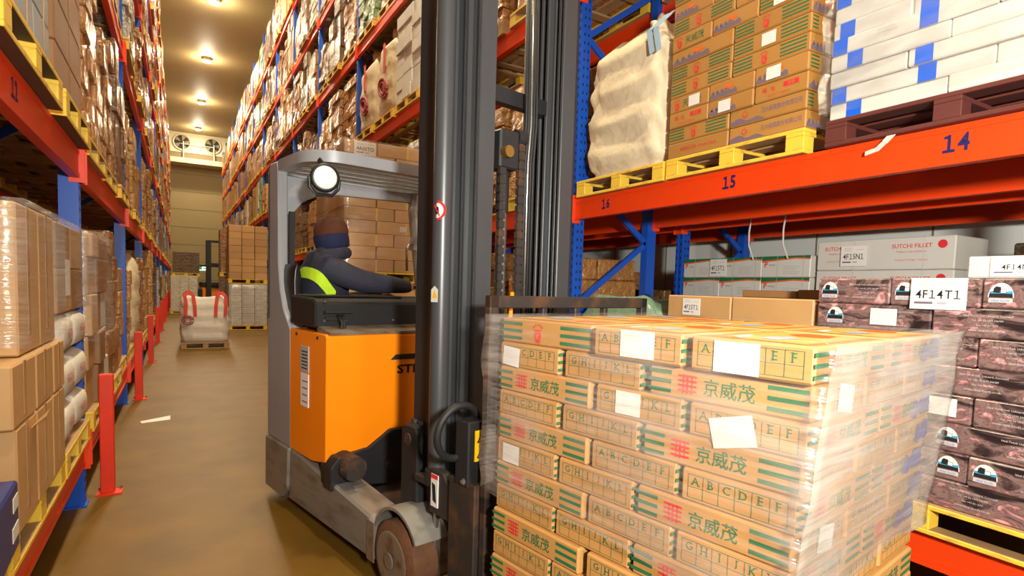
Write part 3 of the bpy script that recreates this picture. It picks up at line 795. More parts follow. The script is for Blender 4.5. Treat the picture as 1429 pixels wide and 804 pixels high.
# slot 14: flat white boxes with blue tape on a dark red pallet
pallet((XR + .46, 1.385, LV[1]), -PI / 2, 1.19, 1.02, 'dark red pallet beneath the flat white boxes in slot 14', None, 'pallet_maroon', 'pallet_maroon')
FB = .086
for r in range(8):
    z = LV[1] + PH + .002 + FB * r
    n = 2 if r % 3 else 3; L = 1.16 / n
    if r in (1, 4): lens = [.76, .40]
    elif r in (2, 5, 7): lens = [.40, .76]
    else: lens = [.58, .58]
    y = 1.975
    for q, L in enumerate(lens):
        d = (L - .006, .95, FB - .003)
        strips = []
        def strip(face, u0, u1, m='blue_tape'):
            pb = MB(); Face(pb, d, face, .0015).rect(u0, u1, -FB / 2, FB * .48, m); strips.append(('tape', pb.mesh('tape', fixn=False)))
        for yt in (1.885, 1.47):           # two columns of tape, a little ragged
            u = (y - L / 2) - yt + .05 * math.sin(r * 2.1 + yt)
            if abs(u) < L / 2 - .05 and (r + (yt > 1.6)) % 4 != 3: strip('-y', u - .04, u + .04)
        strip('+x', -.05, .03)
        if r in (4, 7):
            pb = MB(); f = Face(pb, d, '-y', .0015)
            for i, tx in enumerate(('NET WT 10 KG', 'KEEP FROZEN -18', 'LOT')): f.text(tx, -L * .12, .02 - .017 * i, .009, 'label_grey')
            strips.append(('print', pb.mesh('print', fixn=False)))
        carton(d, 'carton_white', (XR + .435 + random.uniform(-.012, .012), y - L / 2, z), -PI / 2 + R(random.uniform(-.5, .5)),
               'flat white box with blue tape, %s row up in slot 14, %s' % (ORD[r], 'by the fish cartons' if q == 0 else 'other end'), 'flat white boxes in slot 14', strips, name='flat_box', cat='box')
        y -= L
wrap('stretch_film', 'clear stretch film around the flat white boxes in slot 14', XR + .435, 1.395, 0, .52, .605, LV[1] + PH + .026, LV[1] + PH + FB * 8 + .010, 'stretch_film_soft', 9, rows=10, n=12)
def rag(name, pts, label, m='stretch_film_soft', w=.03):
    b = MB(); P_ = [Vector(p) for p in pts]
    for i in range(len(P_) - 1): b.bar(P_[i], P_[i + 1], w * (1 - .12 * i), .006, m, up=(-1, 0, .3))
    tag(b.obj(name), label, 'film scrap')
rag('film_scrap', [(XR - .03, 1.62, 2.475), (XR - .04, 1.66, 2.43), (XR - .035, 1.70, 2.40), (XR - .03, 1.76, 2.39)], 'torn strip of film hanging on the orange beam left of number 14', 'bulk_bag_white', .03)
rag('film_scrap', [(XR - .040, 4.47, 2.62), (XR - .042, 4.49, 2.5), (XR - .040, 4.50, 2.40), (XR - .042, 4.50, 2.30)], 'frayed pale film tied round the upright beside number 16', 'bulk_bag_white', .05)

# ------------------------------------------------------------------ floor level below slots 14 to 16
pallet((XR + .43, 1.37, LV[0]), -PI / 2, 1.2, 1.02, 'yellow pallet beneath the dark meat cartons', None)
MR = .137; DL = (.575, .94, MR - .003); DS = (.383, .94, MR - .003)
def emblem(f, u, h):
    pts = [(u - .5 * h, -.18 * h), (u + .5 * h, -.18 * h)] + [(u + .5 * h * math.cos(a * PI / 12), -.18 * h + .68 * h * math.sin(a * PI / 12)) for a in range(13)]
    f.poly(pts, 'print_white', 1)
    f.poly([(u - .46 * h, -.18 * h), (u + .46 * h, -.18 * h), (u + .44 * h, .0), (u - .44 * h, .0)], 'ink', 1.5)
    f.poly([(u - .46 * h, .0), (u + .46 * h, .0), (u + .43 * h, .14 * h), (u + .2 * h, .09 * h), (u - .1 * h, .14 * h), (u - .43 * h, .1 * h)], 'cyan', 1.5)
    f.poly([(u - .3 * h, .05 * h), (u - .05 * h, .02 * h), (u + .0 * h, .3 * h), (u - .2 * h, .34 * h), (u - .28 * h, .24 * h)], 'ink', 1.9)
    f.rect(u - .02 * h, u + .22 * h, .02 * h, .22 * h, 'print_white', 2.1); f.frame(u - .02 * h, u + .22 * h, .02 * h, .22 * h, .012 * h + .0006, 'ink', 2.3)
    f.rect(u - .46 * h, u + .46 * h, -.42 * h, -.22 * h, 'print_pale', 1.5); f.text('ideal foods', u, -.32 * h, .11 * h, 'ink_blue', 2.2)
def meat_pr(dims, kind):
    out = []; w = dims[0]
    if kind < 2:
        b = MB(); emblem(Face(b, dims, '-y', .001), -w * .32 if kind == 0 else w * .3, .095); out.append(('emblem', b.mesh('emblem', fixn=False)))
    b = MB(); f = Face(b, dims, '-y', .001); u = w * .2 if kind == 0 else -w * .12
    for i, s in enumerate(('Ideal Foods Ltd, Liskeard, Cornwall', 'Tel: +44 (0) 1579 346389', 'Fax: +44 (0) 1579', 'www.ideal-foods.co.uk')):
        f.text(s, u, .034 - .022 * i, .0105, 'print_pale', maxw=w * .54)
    out.append(('print', b.mesh('print', fixn=False))); return out
MPR = {(k, j): meat_pr(d, j) for k, d in (('L', DL), ('S', DS)) for j in (0, 1, 2)}
for r in range(8):
    z = LV[0] + PH + MR * r; y = 1.965
    ns = (3, 'S', DS) if r % 2 else (2, 'L', DL)
    for q in range(ns[0]):
        L = 1.165 / ns[0]; kd = (0, 2, 1)[(q + r) % 3] if r != 7 else 0
        for xd in (0,):
            o = carton((ns[2][0], .94, ns[2][2]), 'meat_print', (XR - .045 + .47 + random.uniform(-.006, .006), y - L / 2, z), -PI / 2 + R(random.uniform(-.5, .5)),
                   'dark marbled meat carton, %s row up below slot 14, %s' % (ORD[r], ['towards slot 15', 'away from slot 15', 'last in row'][q]), 'dark meat cartons', MPR[(ns[1], kd)], name='meat_carton')
            if xd == 0 and (r, q) in ((7, 1), (6, 0), (3, 1)): link('paper_label', STK, o, (.07, -DS[1] / 2 - .003, .03))
        y -= L
def placard(t, w, h, loc, rz, label, parent=None, tilt=0):
    b = MB(); f = Face(b, (w, .004, h), '-y', .001); b.box(-w / 2, w / 2, -.002, .002, 0, h, 'paper')
    f.text(t, 0, -.02 * h, h * .27, 'ink', maxw=w * .8, bold=.004)
    for i in range(3): f.rect(-w * .36, -w * .05, h * (.4 - .07 * i), h * (.415 - .07 * i), 'label_grey')
    f.rect(-w * .42, -w * .08, -h * .33, -h * .26, 'ink_purple'); f.rect(0, w * .16, -h * .33, -h * .26, 'label_grey'); f.rect(w * .1, w * .4, h * .3, h * .32, 'label_grey')
    return tag(link('location_card', b.mesh('location_card', fixn=False), parent, loc, 0, rot=(tilt, 0, rz)), label, None if parent else 'card', None if parent else 'location cards')
placard('4F14T1', .235, .15, (XR - .064, 1.355, LV[0] + PH + MR * 7 - .015), -PI / 2, 'white card reading 4F14T1 taped to the dark meat cartons')
o = carton((.5, .4, .10), 'carton_white', (XR + .2, 1.02, LV[0] + PH + MR * 8), -PI / 2, 'white carton with card 4F14N1 lying on top of the dark meat cartons', None)
placard('4F14N1', .2, .085, (XR - .004, 1.08, LV[0] + PH + MR * 8 + .008), -PI / 2, 'white card reading 4F14N1 on the carton above the dark meat cartons')
# slot 15, floor level: brown cartons
pallet((XR + .46, 2.6, LV[0]), -PI / 2, 1.15, 1.02, 'yellow pallet beneath the brown cartons marked 4F15T1', None)
tag(link('pallet_load', solid_load('carton', 2, 5, 1.15, .9, .81), None, (XR + .44, 2.58, LV[0] + PH), -PI / 2), 'brown taped cartons under the carton marked 4F15T1', 'load')
for r in range(5, 6):
    for q in range(2):
        carton((.57, .9, .16), 'carton', (XR + .44, 3.16 - .29 - .58 * q, LV[0] + PH + .162 * r), -PI / 2 + R(random.uniform(-.3, .3)), 'brown taped carton below slot 15, %s row up, %s' % (ORD[r], 'towards slot 16' if q == 0 else 'towards the meat cartons'), 'brown cartons below slot 15')
placard('4F15T1', .16, .12, (XR - .016, 2.92, LV[0] + PH + .162 * 5 + .02), -PI / 2, 'white card reading 4F15T1 on the brown carton behind the fork load')
carton((.4, .3, .05), 'carton_dark', (XR + .55, 2.62, LV[0] + PH + .162 * 6), -PI / 2 + .12, 'flat folded brown carton lying on the cartons below slot 15', None)
carton((.36, .3, .06), 'carton_dark', (XR + .55, 2.2, LV[0] + PH + .162 * 6), -PI / 2 - .08, 'small flat brown carton beside the folded one below slot 15', None)
# slot 16, floor level: greenish film bundle
pallet((XR + .46, 3.8, LV[0]), -PI / 2, 1.1, 1.02, 'yellow pallet beneath the greenish film bundle', None)
t = thing('film_bundle', (XR + .46, 3.8, LV[0] + PH), 0, 'greenish shiny film-covered bundle below slot 16', 'bundle')
bag_geo(MB(), 1.0, 1.05, .93, 'green_film', 31, slump=.02, top=.85).obj('bundle_body', t, smooth=True)
# rear racking: white cartons with green and orange print, pink-lettered white cartons
WC = (.47, .5, .19); wp = MB(); f = Face(wp, WC, '-y', .001)
f.poly([(-.235, .095), (.235, .095), (.235, .07), (.1, .08), (-.235, .055)], 'ink_green'); f.poly([(-.235, .055), (.1, .08), (.235, .07), (.235, .06), (.1, .068), (-.235, .04)], 'ink_orange', 1.3)
f.text('P', -.19, .02, .05, 'ink_red', bold=.02); f.text('inney', -.13, .015, .025, 'ink_green')
for i in range(5): f.rect(-.02, .14 - .02 * (i % 3), -.0 - .016 * i, .004 - .016 * i, 'label_grey')
for u in (-.08, .17): f.rect(u, u + .004, -.095, .095, 'label_grey', 1.6)
WCP = wp.mesh('print', fixn=False)
pallet((5.17, 3.68, LV[0]), -PI / 2, 1.40, 1.1, 'pallet beneath the white and green cartons by the grey wall', None)
tag(link('pallet_load', solid_load('carton_white', 3, 4, 1.42, .5, .768), None, (4.9, 3.685, LV[0] + PH), -PI / 2), 'white carton load under the cartons with green and orange bands', 'load')
for r in range(4, 7):
    for q in range(3):
        o = carton(WC, 'carton_white', (4.9, 4.16 - .475 * q, LV[0] + PH + .192 * r), -PI / 2 + R(random.uniform(-.3, .3)), 'white carton with green and orange band, %s row up, %s' % (ORD[r], ['against the blue upright', 'in mid row', 'next to pink lettering'][q]), 'white and green cartons on the rear racking', [('print', WCP)])
placard('4F15T1', .2, .17, (4.634, 3.93, LV[0] + PH + .192 * 6 + .01), -PI / 2, 'white card reading 4F15T1 on the white and green cartons', tilt=0)
SC = (1.0, .5, .239); sb = MB(); f = Face(sb, SC, '-y', .001)
for u in (-.3, .22):
    f.text('SUTCHI FILLET', u, .055, .03, 'ink_red', bold=.01); f.text('Pangasius hypophthalmus', u, .012, .018, 'ink_red'); f.text('Country of Origin : Vietnam', u, -.05, .018, 'ink_red')
f.disc(.42, .06, .03, 'ink_red'); f.rect(-.2, -.19, -.125, .125, 'print_pale', 1.5); f.rect(.3, .305, -.125, .125, 'print_pale', 1.5)
SCP = sb.mesh('print', fixn=False)
pallet((5.17, 2.42, LV[0]), -PI / 2, 1.1, 1.1, 'pallet beneath the cartons lettered in red by the grey wall', None)
tag(link('pallet_load', solid_load('carton_white', 1, 3, 1.0, .5, .726), None, (4.92, 2.43, LV[0] + PH), -PI / 2), 'white carton load under the red-lettered fillet cartons', 'load')
for r in range(3, 6):
    o = carton(SC, 'carton_white', (4.92, 2.43, LV[0] + PH + .242 * r), -PI / 2 + R(random.uniform(-.3, .3)), 'white fillet carton with red lettering, %s row up by the grey wall' % ORD[r], 'fillet cartons on the rear racking', [('print', SCP)], name='fillet_carton')
placard('4F15N1', .2, .16, (4.652, 2.62, LV[0] + PH + .242 * 5 + .03), -PI / 2, 'white card reading 4F15N1 on the red-lettered fillet cartons')
for i, (y, z) in enumerate(((3.55, 2.2), (3.2, 2.2))):
    b = MB().tube([(4.60, y, z + .12), (4.58, y, z), (4.60, y + .01, z - .12), (4.62, y - .03, z - .25)], .008, 'cord', 6)
    tag(b.obj('cord', smooth=True), 'thin pale cord hanging from the rear beam, %s' % ('towards the blue upright' if i == 0 else 'towards the fillet cartons'), 'cord')

# ================================================================== STACKS STANDING IN THE AISLE
def strap_child(o, d, u=.0, m='yellow_strap'):
    b = MB(); t = .0015
    b.box(u - .012, u + .012, -d[1] / 2 - t, d[1] / 2 + t, -t * 0, d[2] + t, m); b.obj('strap', o)
# behind the cab: two pallets high
AX, AY = 1.93, 7.95
pallet((AX + .56, AY + .5, 0), 0, 1.16, 1.0, 'yellow pallet on the floor at the foot of the tall carton stack behind the cab', None)
pallet((AX + .56, AY + .5, 1.64), 0, 1.16, 1.0, 'yellow pallet halfway up the tall carton stack behind the cab', None)
tag(link('pallet_load', solid_load('carton', 2, 8, 1.12, .96, 1.494), None, (AX + .56, AY + .5, PH)), 'plain brown carton load forming the lower half of the stack behind the cab', 'load')
for r in range(0):
    for q in range(2): carton((.55, .96, .184), 'carton', (AX + .29 + .555 * q, AY + .5, PH + .1868 * r), R(random.uniform(-.6, .6)), 'plain brown carton in lower half of stack behind the cab, %s row, %s' % (ORD[r], 'aisle end' if q == 0 else 'racking end'), 'cartons in the stack behind the cab')
CR = .178
for r in range(10):
    z = 1.64 + PH + CR * r
    lens = (.48, .48, .18) if r % 2 == 0 else (.5, .62)
    lens = (.72, .42) if r % 2 == 0 else (.46, .68)
    x = AX
    for q, L in enumerate(lens):
        for yd in (0, 1):
            d = (L - .016, .466, CR - .004)
            o = carton(d, 'carton', (x + L / 2 + random.uniform(-.004, .004), AY + .24 + .48 * yd, z), R(random.uniform(-.3, .3)), 'brown carton on upper pallet behind the cab, %s row up, %s, %s' % (ORD[r], 'aisle end' if q == 0 else 'racking end', 'front' if yd == 0 else 'back'), 'cartons in the stack behind the cab')
            if yd == 0 and ((r % 2 == 0 and q == 0) or (r % 2 and q == 1)): strap_child(o, d, .1)
            if yd == 0 and (r, q) == (3, 1): link('paper_label', STK2, o, (.05, -d[1] / 2 - .004, .05))
            if yd == 0 and (r, q) == (9, 0): placard('4A00TO', .3, .19, (.06, -d[1] / 2 - .005, -.02), 0, 'white card reading 4A00TO', o)
        x += L
wrap('stretch_film', 'stretch film around the cartons stacked behind the cab', AX + .57, AY + .48, 0, .605, .52, 1.80, 1.64 + PH + CR * 10 + .006, 'stretch_film_soft', 5, rows=14, n=10)
for k, kd in ((0, 'tan'), (1, 'brown')):
    zz = 1.72 * k
    tag(link('pallet', PJ, None, (AX + .62, AY + 1.85, zz), PI / 2), 'pallet %s of second stack behind the cab' % ('at the foot' if k == 0 else 'in the middle'), 'pallet')
    tag(link('pallet_load', solid_load('wrapped_' + kd, 3, 7, 1.1, 1.0, 1.576), None, (AX + .62, AY + 1.85, zz + PH), PI / 2), 'wrapped %s load, %s half of second stack behind the cab' % (kd, 'lower' if k == 0 else 'upper'), 'load')
# further down the aisle: white cartons below, brown above
BX, BY = 1.37, 20.4
for z, w_ in ((0, 'on the floor under'), (1.50, 'between')):
    pallet((BX + .56, BY + .5, z), 0, 1.16, 1.0, 'yellow pallet %s the white and brown cartons beyond the cab' % w_, None)
for half, m, n, h, z0 in (('lower white', 'carton_white', 7, .193, PH), ('upper brown', 'carton', 8, .215, 1.50 + PH)):
    for r in range(n):
        for q in range(3):
            d = (.368, .97, h - .004)
            o = carton(d, m, (BX + .19 + .38 * q + random.uniform(-.001, .001), BY + .5 + random.uniform(-.006, .006), z0 + h * r), R(random.uniform(-.3, .3)), '%s carton in two-pallet stack beyond the cab, %s row, %s' % (half, ORD[r], ['aisle side', 'middle', 'racking side'][q]), 'cartons in the stack beyond the cab')
            if half == 'lower white':
                if r == 0 and q == 0:
                    pb = MB(); f = Face(pb, d, '-y', .002)
                    for i in range(3): f.rect(-.12, .1 - .04 * i, .03 - .03 * i, .04 - .03 * i, 'label_grey')
                    f.rect(-.16, -.13, -.06, .06, 'label_grey'); FWP = pb.mesh('print', fixn=False)
                link('print', FWP, o)
wrap('stretch_film', 'stretch film around the white cartons beyond the cab', BX + .57, BY + .5, 0, .60, .53, .17, 1.4925, 'stretch_film_soft', 6, rows=8, n=8)
for k, (x, y, kd, z) in enumerate(((1.75, 22.4, 'dark', 0), (1.75, 22.4, 'brown', 1.72), (.2, 30.8, 'white', 0), (.28, 30.9, 'dark', 1.72), (2.4, 26.0, 'brown', 0), (2.5, 26.0, 'tan', 1.72))):
    wd = ['behind the white and brown carton stack', 'behind the white and brown carton stack', 'against the bollards far down the aisle', 'against the bollards far down the aisle', 'near the distant truck', 'near the distant truck'][k]
    tag(link('pallet', PJ, None, (x, y, z), 0), 'pallet %s %s' % ('on the floor' if z == 0 else 'raised', wd), 'pallet')
    tag(link('pallet_load', solid_load('wrapped_' + kd, 3, 6, 1.08, 1.0, 1.576 if z == 0 else (1.45 if k != 3 else .95)), None, (x, y, z + PH), 0), 'wrapped %s load %s, %s' % (kd, 'on top' if z else 'at the bottom', wd), 'load')
# bulk bag with red loops on a pallet in the middle of the aisle
pallet((.52, 15.5, 0), 0, 1.0, 1.0, 'bare wooden pallet beneath the white bulk bag with red loops', None, 'pallet_wood', 'pallet_wood')
def loops(t, w, d, h, m='red_strap', r=.03):
    for sx in (-1, 1):
        for sy in (-1, 1):
            x, y = sx * w * .40, sy * d * .50
            pts = [(x, y * 1.04, h * .62), (x + .02, y * 1.02, h * .88), (x + .01 * sx, y * .96, h * 1.08), (x - .08 * sx, y * .9, h * 1.17), (x - .16 * sx, y * .94, h * 1.09), (x - .19 * sx, y * 1.02, h * .86), (x - .2 * sx, y * 1.04, h * .6)]
            b = MB()
            for i in range(len(pts) - 1): b.bar(pts[i], pts[i + 1], .012, .075, m, up=(1, 0, 0))
            b.obj('lifting_loop', t)
mat('logo_red', (150, 30, 40), .6)
def swirl(t, x, y, z, r, face='-y'):
    b = MB()
    for rr in (1, .62):
        P_ = [(x + r * rr * math.cos(a * .35), y, z + r * rr * .8 * math.sin(a * .35)) for a in range(18)] if face == '-y' else [(x, y - r * rr * math.cos(a * .35), z + r * rr * (.7 * math.sin(a * .35) - .3 * math.cos(a * .35))) for a in range(18)]
        b.tube(P_, .014 * r / .14, 'logo_red', 5)
    return b.obj('logo', t)
t = thing('bulk_bag', (.52, 15.5, PH), 0, 'white bulk bag with red lifting loops standing in the aisle', 'bag')
bag_geo(MB(), .98, .96, 1.04, 'bulk_bag_white', 41, n=40, rows=16, slump=.05, top=.9).obj('body', t, smooth=True)
loops(t, 1.02, 1.0, 1.0); swirl(t, -.36, -.525, .52, .12)
# paper scrap on the floor
g = MB().add([(0, 0, .004), (.28, .02, .006), (.30, .12, .03), (.0, .1, .005), (0, 0, .001), (.28, .02, .003), (.30, .12, .027), (0, .1, .002)], [(0, 1, 2, 3), (7, 6, 5, 4), (0, 4, 5, 1), (1, 5, 6, 2), (2, 6, 7, 3), (3, 7, 4, 0)], 'paper')
tag(g.obj('paper_scrap', None, (-.37, 7.45, 0), .2), 'torn pale scrap of paper lying on the floor near the first bollard', 'paper')

# ------------------------------------------------------------------ numbered racking beyond the mast: white boxes and logo bags
yb = RY[2]
pallet((XR + .47, yb + .70, LV[2]), -PI / 2, 1.14, 1.04, 'yellow pallet beneath the stacked white boxes beside the mast', None)
for r in range(7):
    for q in range(3):
        carton((.37, .95, .2), 'carton_white', (XR + .45 + random.uniform(-.03, .02), yb + .70 + .38 * (1 - q), LV[2] + PH + .204 * r), -PI / 2 + R(random.uniform(-.25, .25)), 'white box on third level beside the mast, %s row up, %s' % (ORD[r], ['towards the logo bags', 'mid row', 'by the upright'][q]), 'white boxes beside the mast')
for k, (yy, w_) in enumerate(((1.93, 'next to the stacked white boxes'), (3.15, 'one bag away from the white boxes'))):
    pallet((XR + .47, yb + yy, LV[2]), -PI / 2, 1.14, 1.04, 'yellow pallet beneath the logo bag %s' % w_, None)
    t = thing('bulk_bag', (XR + .5, yb + yy, LV[2] + PH), 0, 'cream bulk bag with dark red logo and strap, %s' % w_, 'bag', 'logo bags on the third level')
    bag_geo(MB(), 1.0, 1.04, 1.42, 'bulk_bag', 51 + k, n=32, rows=16, slump=.04, top=.45).obj('body', t, smooth=True)
    swirl(t, -.53, .06, .5, .24, '-x')
    MB().box(-.545, -.53, -.06, .02, .75, 1.25, 'red_strap').obj('lifting_loop', t)
    MB().tube([(0, 0, 1.35), (-.1, .05, 1.5), (-.25, .2, 1.52)], [.16, .12, .14], 'bulk_bag', 10).obj('tied_neck', t, smooth=True)

# ------------------------------------------------------------------ bollard racking, near bay
def box_col(items, m, group, x=None):
    for (yc, z, L, d, h, lab, rz, extra) in items:
        L -= .012
        o = carton((L, d, h), m, ((x if x is not None else XL + .05) - d / 2, yc, z), PI / 2 + R(rz * .25), lab, group)
        for fn in extra: fn(o)
        MB().box(-.022, .022, -d / 2 - .0015, -d / 2 + .001, h * .12, h, 'tape_tan').obj('tape', o)
        MB().box(-L / 2 - .0015, -L / 2 + .001, -.025, .025, h * .55, h, 'tape_tan').obj('tape', o)
z0 = LV[0] + PH
pallet((XL - .47, 3.27, LV[0]), PI / 2, 1.14, 1.02, 'yellow pallet beneath the wrapped brown cartons in the near bollard bay', None)
pallet((XL - .47, 4.37, LV[0]), PI / 2, .94, 1.02, 'yellow pallet beneath the white sacks in the near bollard bay', None)
G1 = 'brown cartons in the near bay of the bollard racking'
box_col([(2.92, z0, .36, .45, .40, 'tall brown carton with open flap, bottom row, near end, bollard racking', .5, []),
         (3.28, z0, .34, .45, .40, 'tall brown carton, bottom row, middle, near bay of bollard racking', -.6, []),
         (3.62, z0, .32, .45, .40, 'tall brown carton, bottom row next to white sacks, bollard racking', .8, []),
         (2.90, z0 + .405, .40, .45, .24, 'brown carton, second row, near end, bollard racking', -.4, []),
         (3.30, z0 + .405, .38, .45, .24, 'brown carton, second row, middle, bollard racking', .7, []),
         (3.65, z0 + .405, .29, .45, .24, 'brown carton, second row next to white sacks, bollard racking', 0, [])], 'carton', G1)
b = MB(); b.add([(0, 0, 0), (.0, .12, .0), (.045, .11, .05), (.05, .01, .045), (0, 0, -.004), (.0, .12, -.004), (.045, .11, .046), (.05, .01, .041)], [(0, 1, 2, 3), (7, 6, 5, 4), (0, 4, 5, 1), (1, 5, 6, 2), (2, 6, 7, 3), (3, 7, 4, 0)], 'carton')
tag(b.obj('carton_flap', None, (XL + .052, 2.98, z0 + .36), 0), 'torn brown flap sticking out of the bottom cartons, bollard racking', 'flap')
box_col([(3.18, z0 + .65, .42, .9, .62, 'tall brown carton wrapped in film, third row, near end, bollard racking', .4, []),
         (3.575, z0 + .65, .36, .9, .62, 'tall brown carton wrapped in film, third row, beside labelled carton', -.5, [])], 'carton', G1, XL + .02)
wrap('stretch_film', 'shiny film around the tall brown cartons, near bay of bollard racking', XL - .43, 3.37, 0, .485, .44, z0 + .674, z0 + 1.28, 'stretch_film', 12, rows=12, n=12)
# white sacks with red print, and cartons above them
def sack(loc, rz, label, w=.5, d=.8, h=.26, seed=0):
    rnd = random.Random(seed); b = MB(); n = 18; vs = []; fs = []
    K = 9
    for k in range(K):
        a = -PI / 2 + PI * k / (K - 1)
        for j in range(n):
            g = 2 * PI * j / n; c, q = math.cos(g), math.sin(g)
            x = math.copysign(abs(c) ** .2, c); y = math.copysign(abs(q) ** .2, q); s = 1 - .16 * abs(math.sin(a)) ** 5
            vs.append((x * w / 2 * s, y * d / 2 * s, h / 2 + h / 2 * math.sin(a) * (1 - .10 * max(abs(x), abs(y)) ** 6) + .006 * math.sin(3 * g + seed)))
    for k in range(K - 1):
        for j in range(n): fs.append((k * n + j, k * n + (j + 1) % n, (k + 1) * n + (j + 1) % n, (k + 1) * n + j))
    fs += [tuple(range(n))[::-1], tuple((K - 1) * n + j for j in range(n))]
    b.add(vs, fs, 'bulk_bag_white'); o = tag(b.obj('sack', None, loc, rz, smooth=True), label, 'sack', 'white sacks on the bollard racking')
    p = MB(); vs, fs, wd = text_geo('HELIDA')
    p.add([(a * .04, -d / 2 - .004, h * .55 + c * .045) for a, c in vs], fs, 'ink_red'); link('print', p.mesh('print', fixn=False), o)
    return o
for r in range(3):
    for q in range(2):
        sack((XL - .39, 4.12 + .49 * q, z0 + .255 * r), PI / 2 + R(random.uniform(-2, 2)), 'white sack with red print, %s row up, %s' % (ORD[r], 'beside the brown cartons' if q == 0 else 'beside the blue upright'), .47, .84, .26, r * 3 + q)
zt = z0 + .77
for r in range(2):
    for q in range(2):
        carton((.455, .84, .25), 'carton_dark' if (r + q) % 2 else 'carton', (XL - .41, 4.13 + .465 * q, zt + .252 * r), PI / 2 + R(random.uniform(-.2, .2)), 'brown carton above the white sacks, %s row, %s' % (ORD[r], 'beside the tall cartons' if q == 0 else 'beside the blue upright'), 'cartons above the white sacks')
wrap('stretch_film', 'shiny film around the brown cartons above the white sacks', XL - .41, 4.365, 0, .455, .478, zt + .026, zt + .512, 'stretch_film', 14, rows=10, n=10)
placd = sticker_mesh(.16, .2); tag(link('shipping_label', placd, None, (XL + .042, 4.02, zt + .1), rot=(0, 0, PI / 2)), 'white and red label on the wrapped carton above the sacks', 'label')
# blue crate at the near end of the bay
t = thing('blue_box', (XL + .075, 2.53, LV[0] + PH), R(3), 'dark blue printed box at the near end of the bollard racking', 'box')
MB().box(-.5, .0, -.30, .12, 0, .24, 'carton_blue').obj('box_body', t, bevel=.008)
for za in (.05, .15): MB().box(-.001, .002, -.02 + za * .2, .1, za, za + .05, 'print_white').obj('print', t)
pallet((XL - .47, 2.06, LV[0]), PI / 2, 1.12, 1.02, 'yellow pallet beneath the dark blue printed box', None)
# second bay, first pallet: brown cartons
pallet((XL - .47, LY[1] + .69, LV[0]), PI / 2, 1.14, 1.02, 'yellow pallet beneath the cartons marked UN behind the first bollard', None)
hs = (.30, .25, .30, .27, .17); z = z0
for r, h in enumerate(hs):
    for q in range(3):
        o = carton((.368, .86, h - .004), 'carton' if q == 0 else ('carton_white' if (q == 2 and r < 3) else 'carton_dark'), (XL - .41 + random.uniform(-.03, .03), LY[1] + .31 + .38 * q, z), PI / 2 + R(random.uniform(-.3, .3)), 'taped carton behind the first bollard, %s row up, %s' % (ORD[r], ['by the blue upright', 'mid row', 'far end'][q]), 'cartons behind the first bollard')
        if q == 0 and r in (1, 2):
            link('paper_label', sticker_mesh(.2, .16), o, (-.187, -.2, .04), rot=(0, 0, -PI / 2))
        if q == 0 and r == 3:
            p = MB(); f = Face(p, (.37, .86, h), '-x', .002); f.text('UN', .28, .02, .09, 'ink', bold=.02); f.text('HELIDA', -.1, .02, .06, 'ink'); p.obj('print', o, fixn=False)
    z += h
wrap('stretch_film', 'shiny film around the cartons behind the first bollard', XL - .41, LY[1] + .69, 0, .478, .592, z0 + .5, z + .01, 'stretch_film', 15, rows=10, n=10)
# shelf above, near bay: grey cartons, then brown cartons
z1 = LV[1] + PH
pallet((XL - .45, 3.21, LV[1]), PI / 2, 1.16, 1.04, 'yellow pallet beneath the grey cartons above number 12', None, wood='pallet_wood_dark')
pallet((XL - .45, 4.365, LV[1]), PI / 2, .94, 1.04, 'yellow pallet beneath the brown cartons on the shelf after number 12', None, wood='pallet_wood_dark')
pallet((XL - .45, 2.02, LV[1]), PI / 2, 1.1, 1.04, 'yellow pallet on the shelf before number 12', None, wood='pallet_wood_dark')
for r in range(6):
    for q in range(3):
        d = (.36, .42, .24)
        o = carton(d, 'carton_grey', (XL - .19, 2.86 + .365 * q, z1 + .243 * r), PI / 2 + R(random.uniform(-.2, .2)), 'grey-blue taped carton above number 12, %s row up, %s' % (ORD[r], ['near end', 'middle', 'beside brown cartons'][q]), 'grey cartons above number 12')
        strap_child(o, d, .06, 'carton')
for r in range(6):
    for q in range(2):
        carton((.46, .85, .245), 'carton_dark', (XL - .40, 4.13 + .47 * q, z1 + .248 * r), PI / 2 + R(random.uniform(-.2, .2)), 'dark brown carton on shelf after number 12, %s row up, %s' % (ORD[r], 'beside grey cartons' if q == 0 else 'by the upright'), 'brown cartons on the shelf after number 12')
tag(link('pallet_load', LM['brown'][2], None, (XL - .45, 2.02, z1), PI / 2), 'wrapped brown load on the shelf before number 12', 'load')

# ================================================================== REACH TRUCK
TA = R(11); TO = (.577, 4.591, 0)
T = thing('reach_truck', TO, TA, 'orange and grey reach truck with tall black mast carrying the wrapped cartons', 'forklift')
TW = 1.30
def rr(x0, x1, y0, y1, r, n=6):
    P_ = []
    for cx, cy, a0 in ((x1 - r, y1 - r, 0), (x0 + r, y1 - r, 90), (x0 + r, y0 + r, 180), (x1 - r, y0 + r, 270)):
        for i in range(n + 1): a = R(a0 + 90 * i / n); P_.append((cx + r * math.cos(a), cy + r * math.sin(a)))
    return P_
# rear body and chassis skirt
MB().box(.02, .09, -.42, .03, .12, 1.34, 'truck_grey').box(TW - .09, TW - .02, -.42, .03, .12, 1.34, 'truck_grey').box(.09, TW - .09, -.03, .03, .12, 1.34, 'truck_grey').box(.09, TW - .09, -.42, -.03, .12, .54, 'truck_grey').obj('rear_body', T)
MB().ext([(.04, .07), (-.30, .07), (-.42, .16), (-.44, .46), (.04, .46), (.04, .2)], 'x', -.015, TW + .015, 'truck_arm').obj('chassis_skirt', T, bevel=.012)
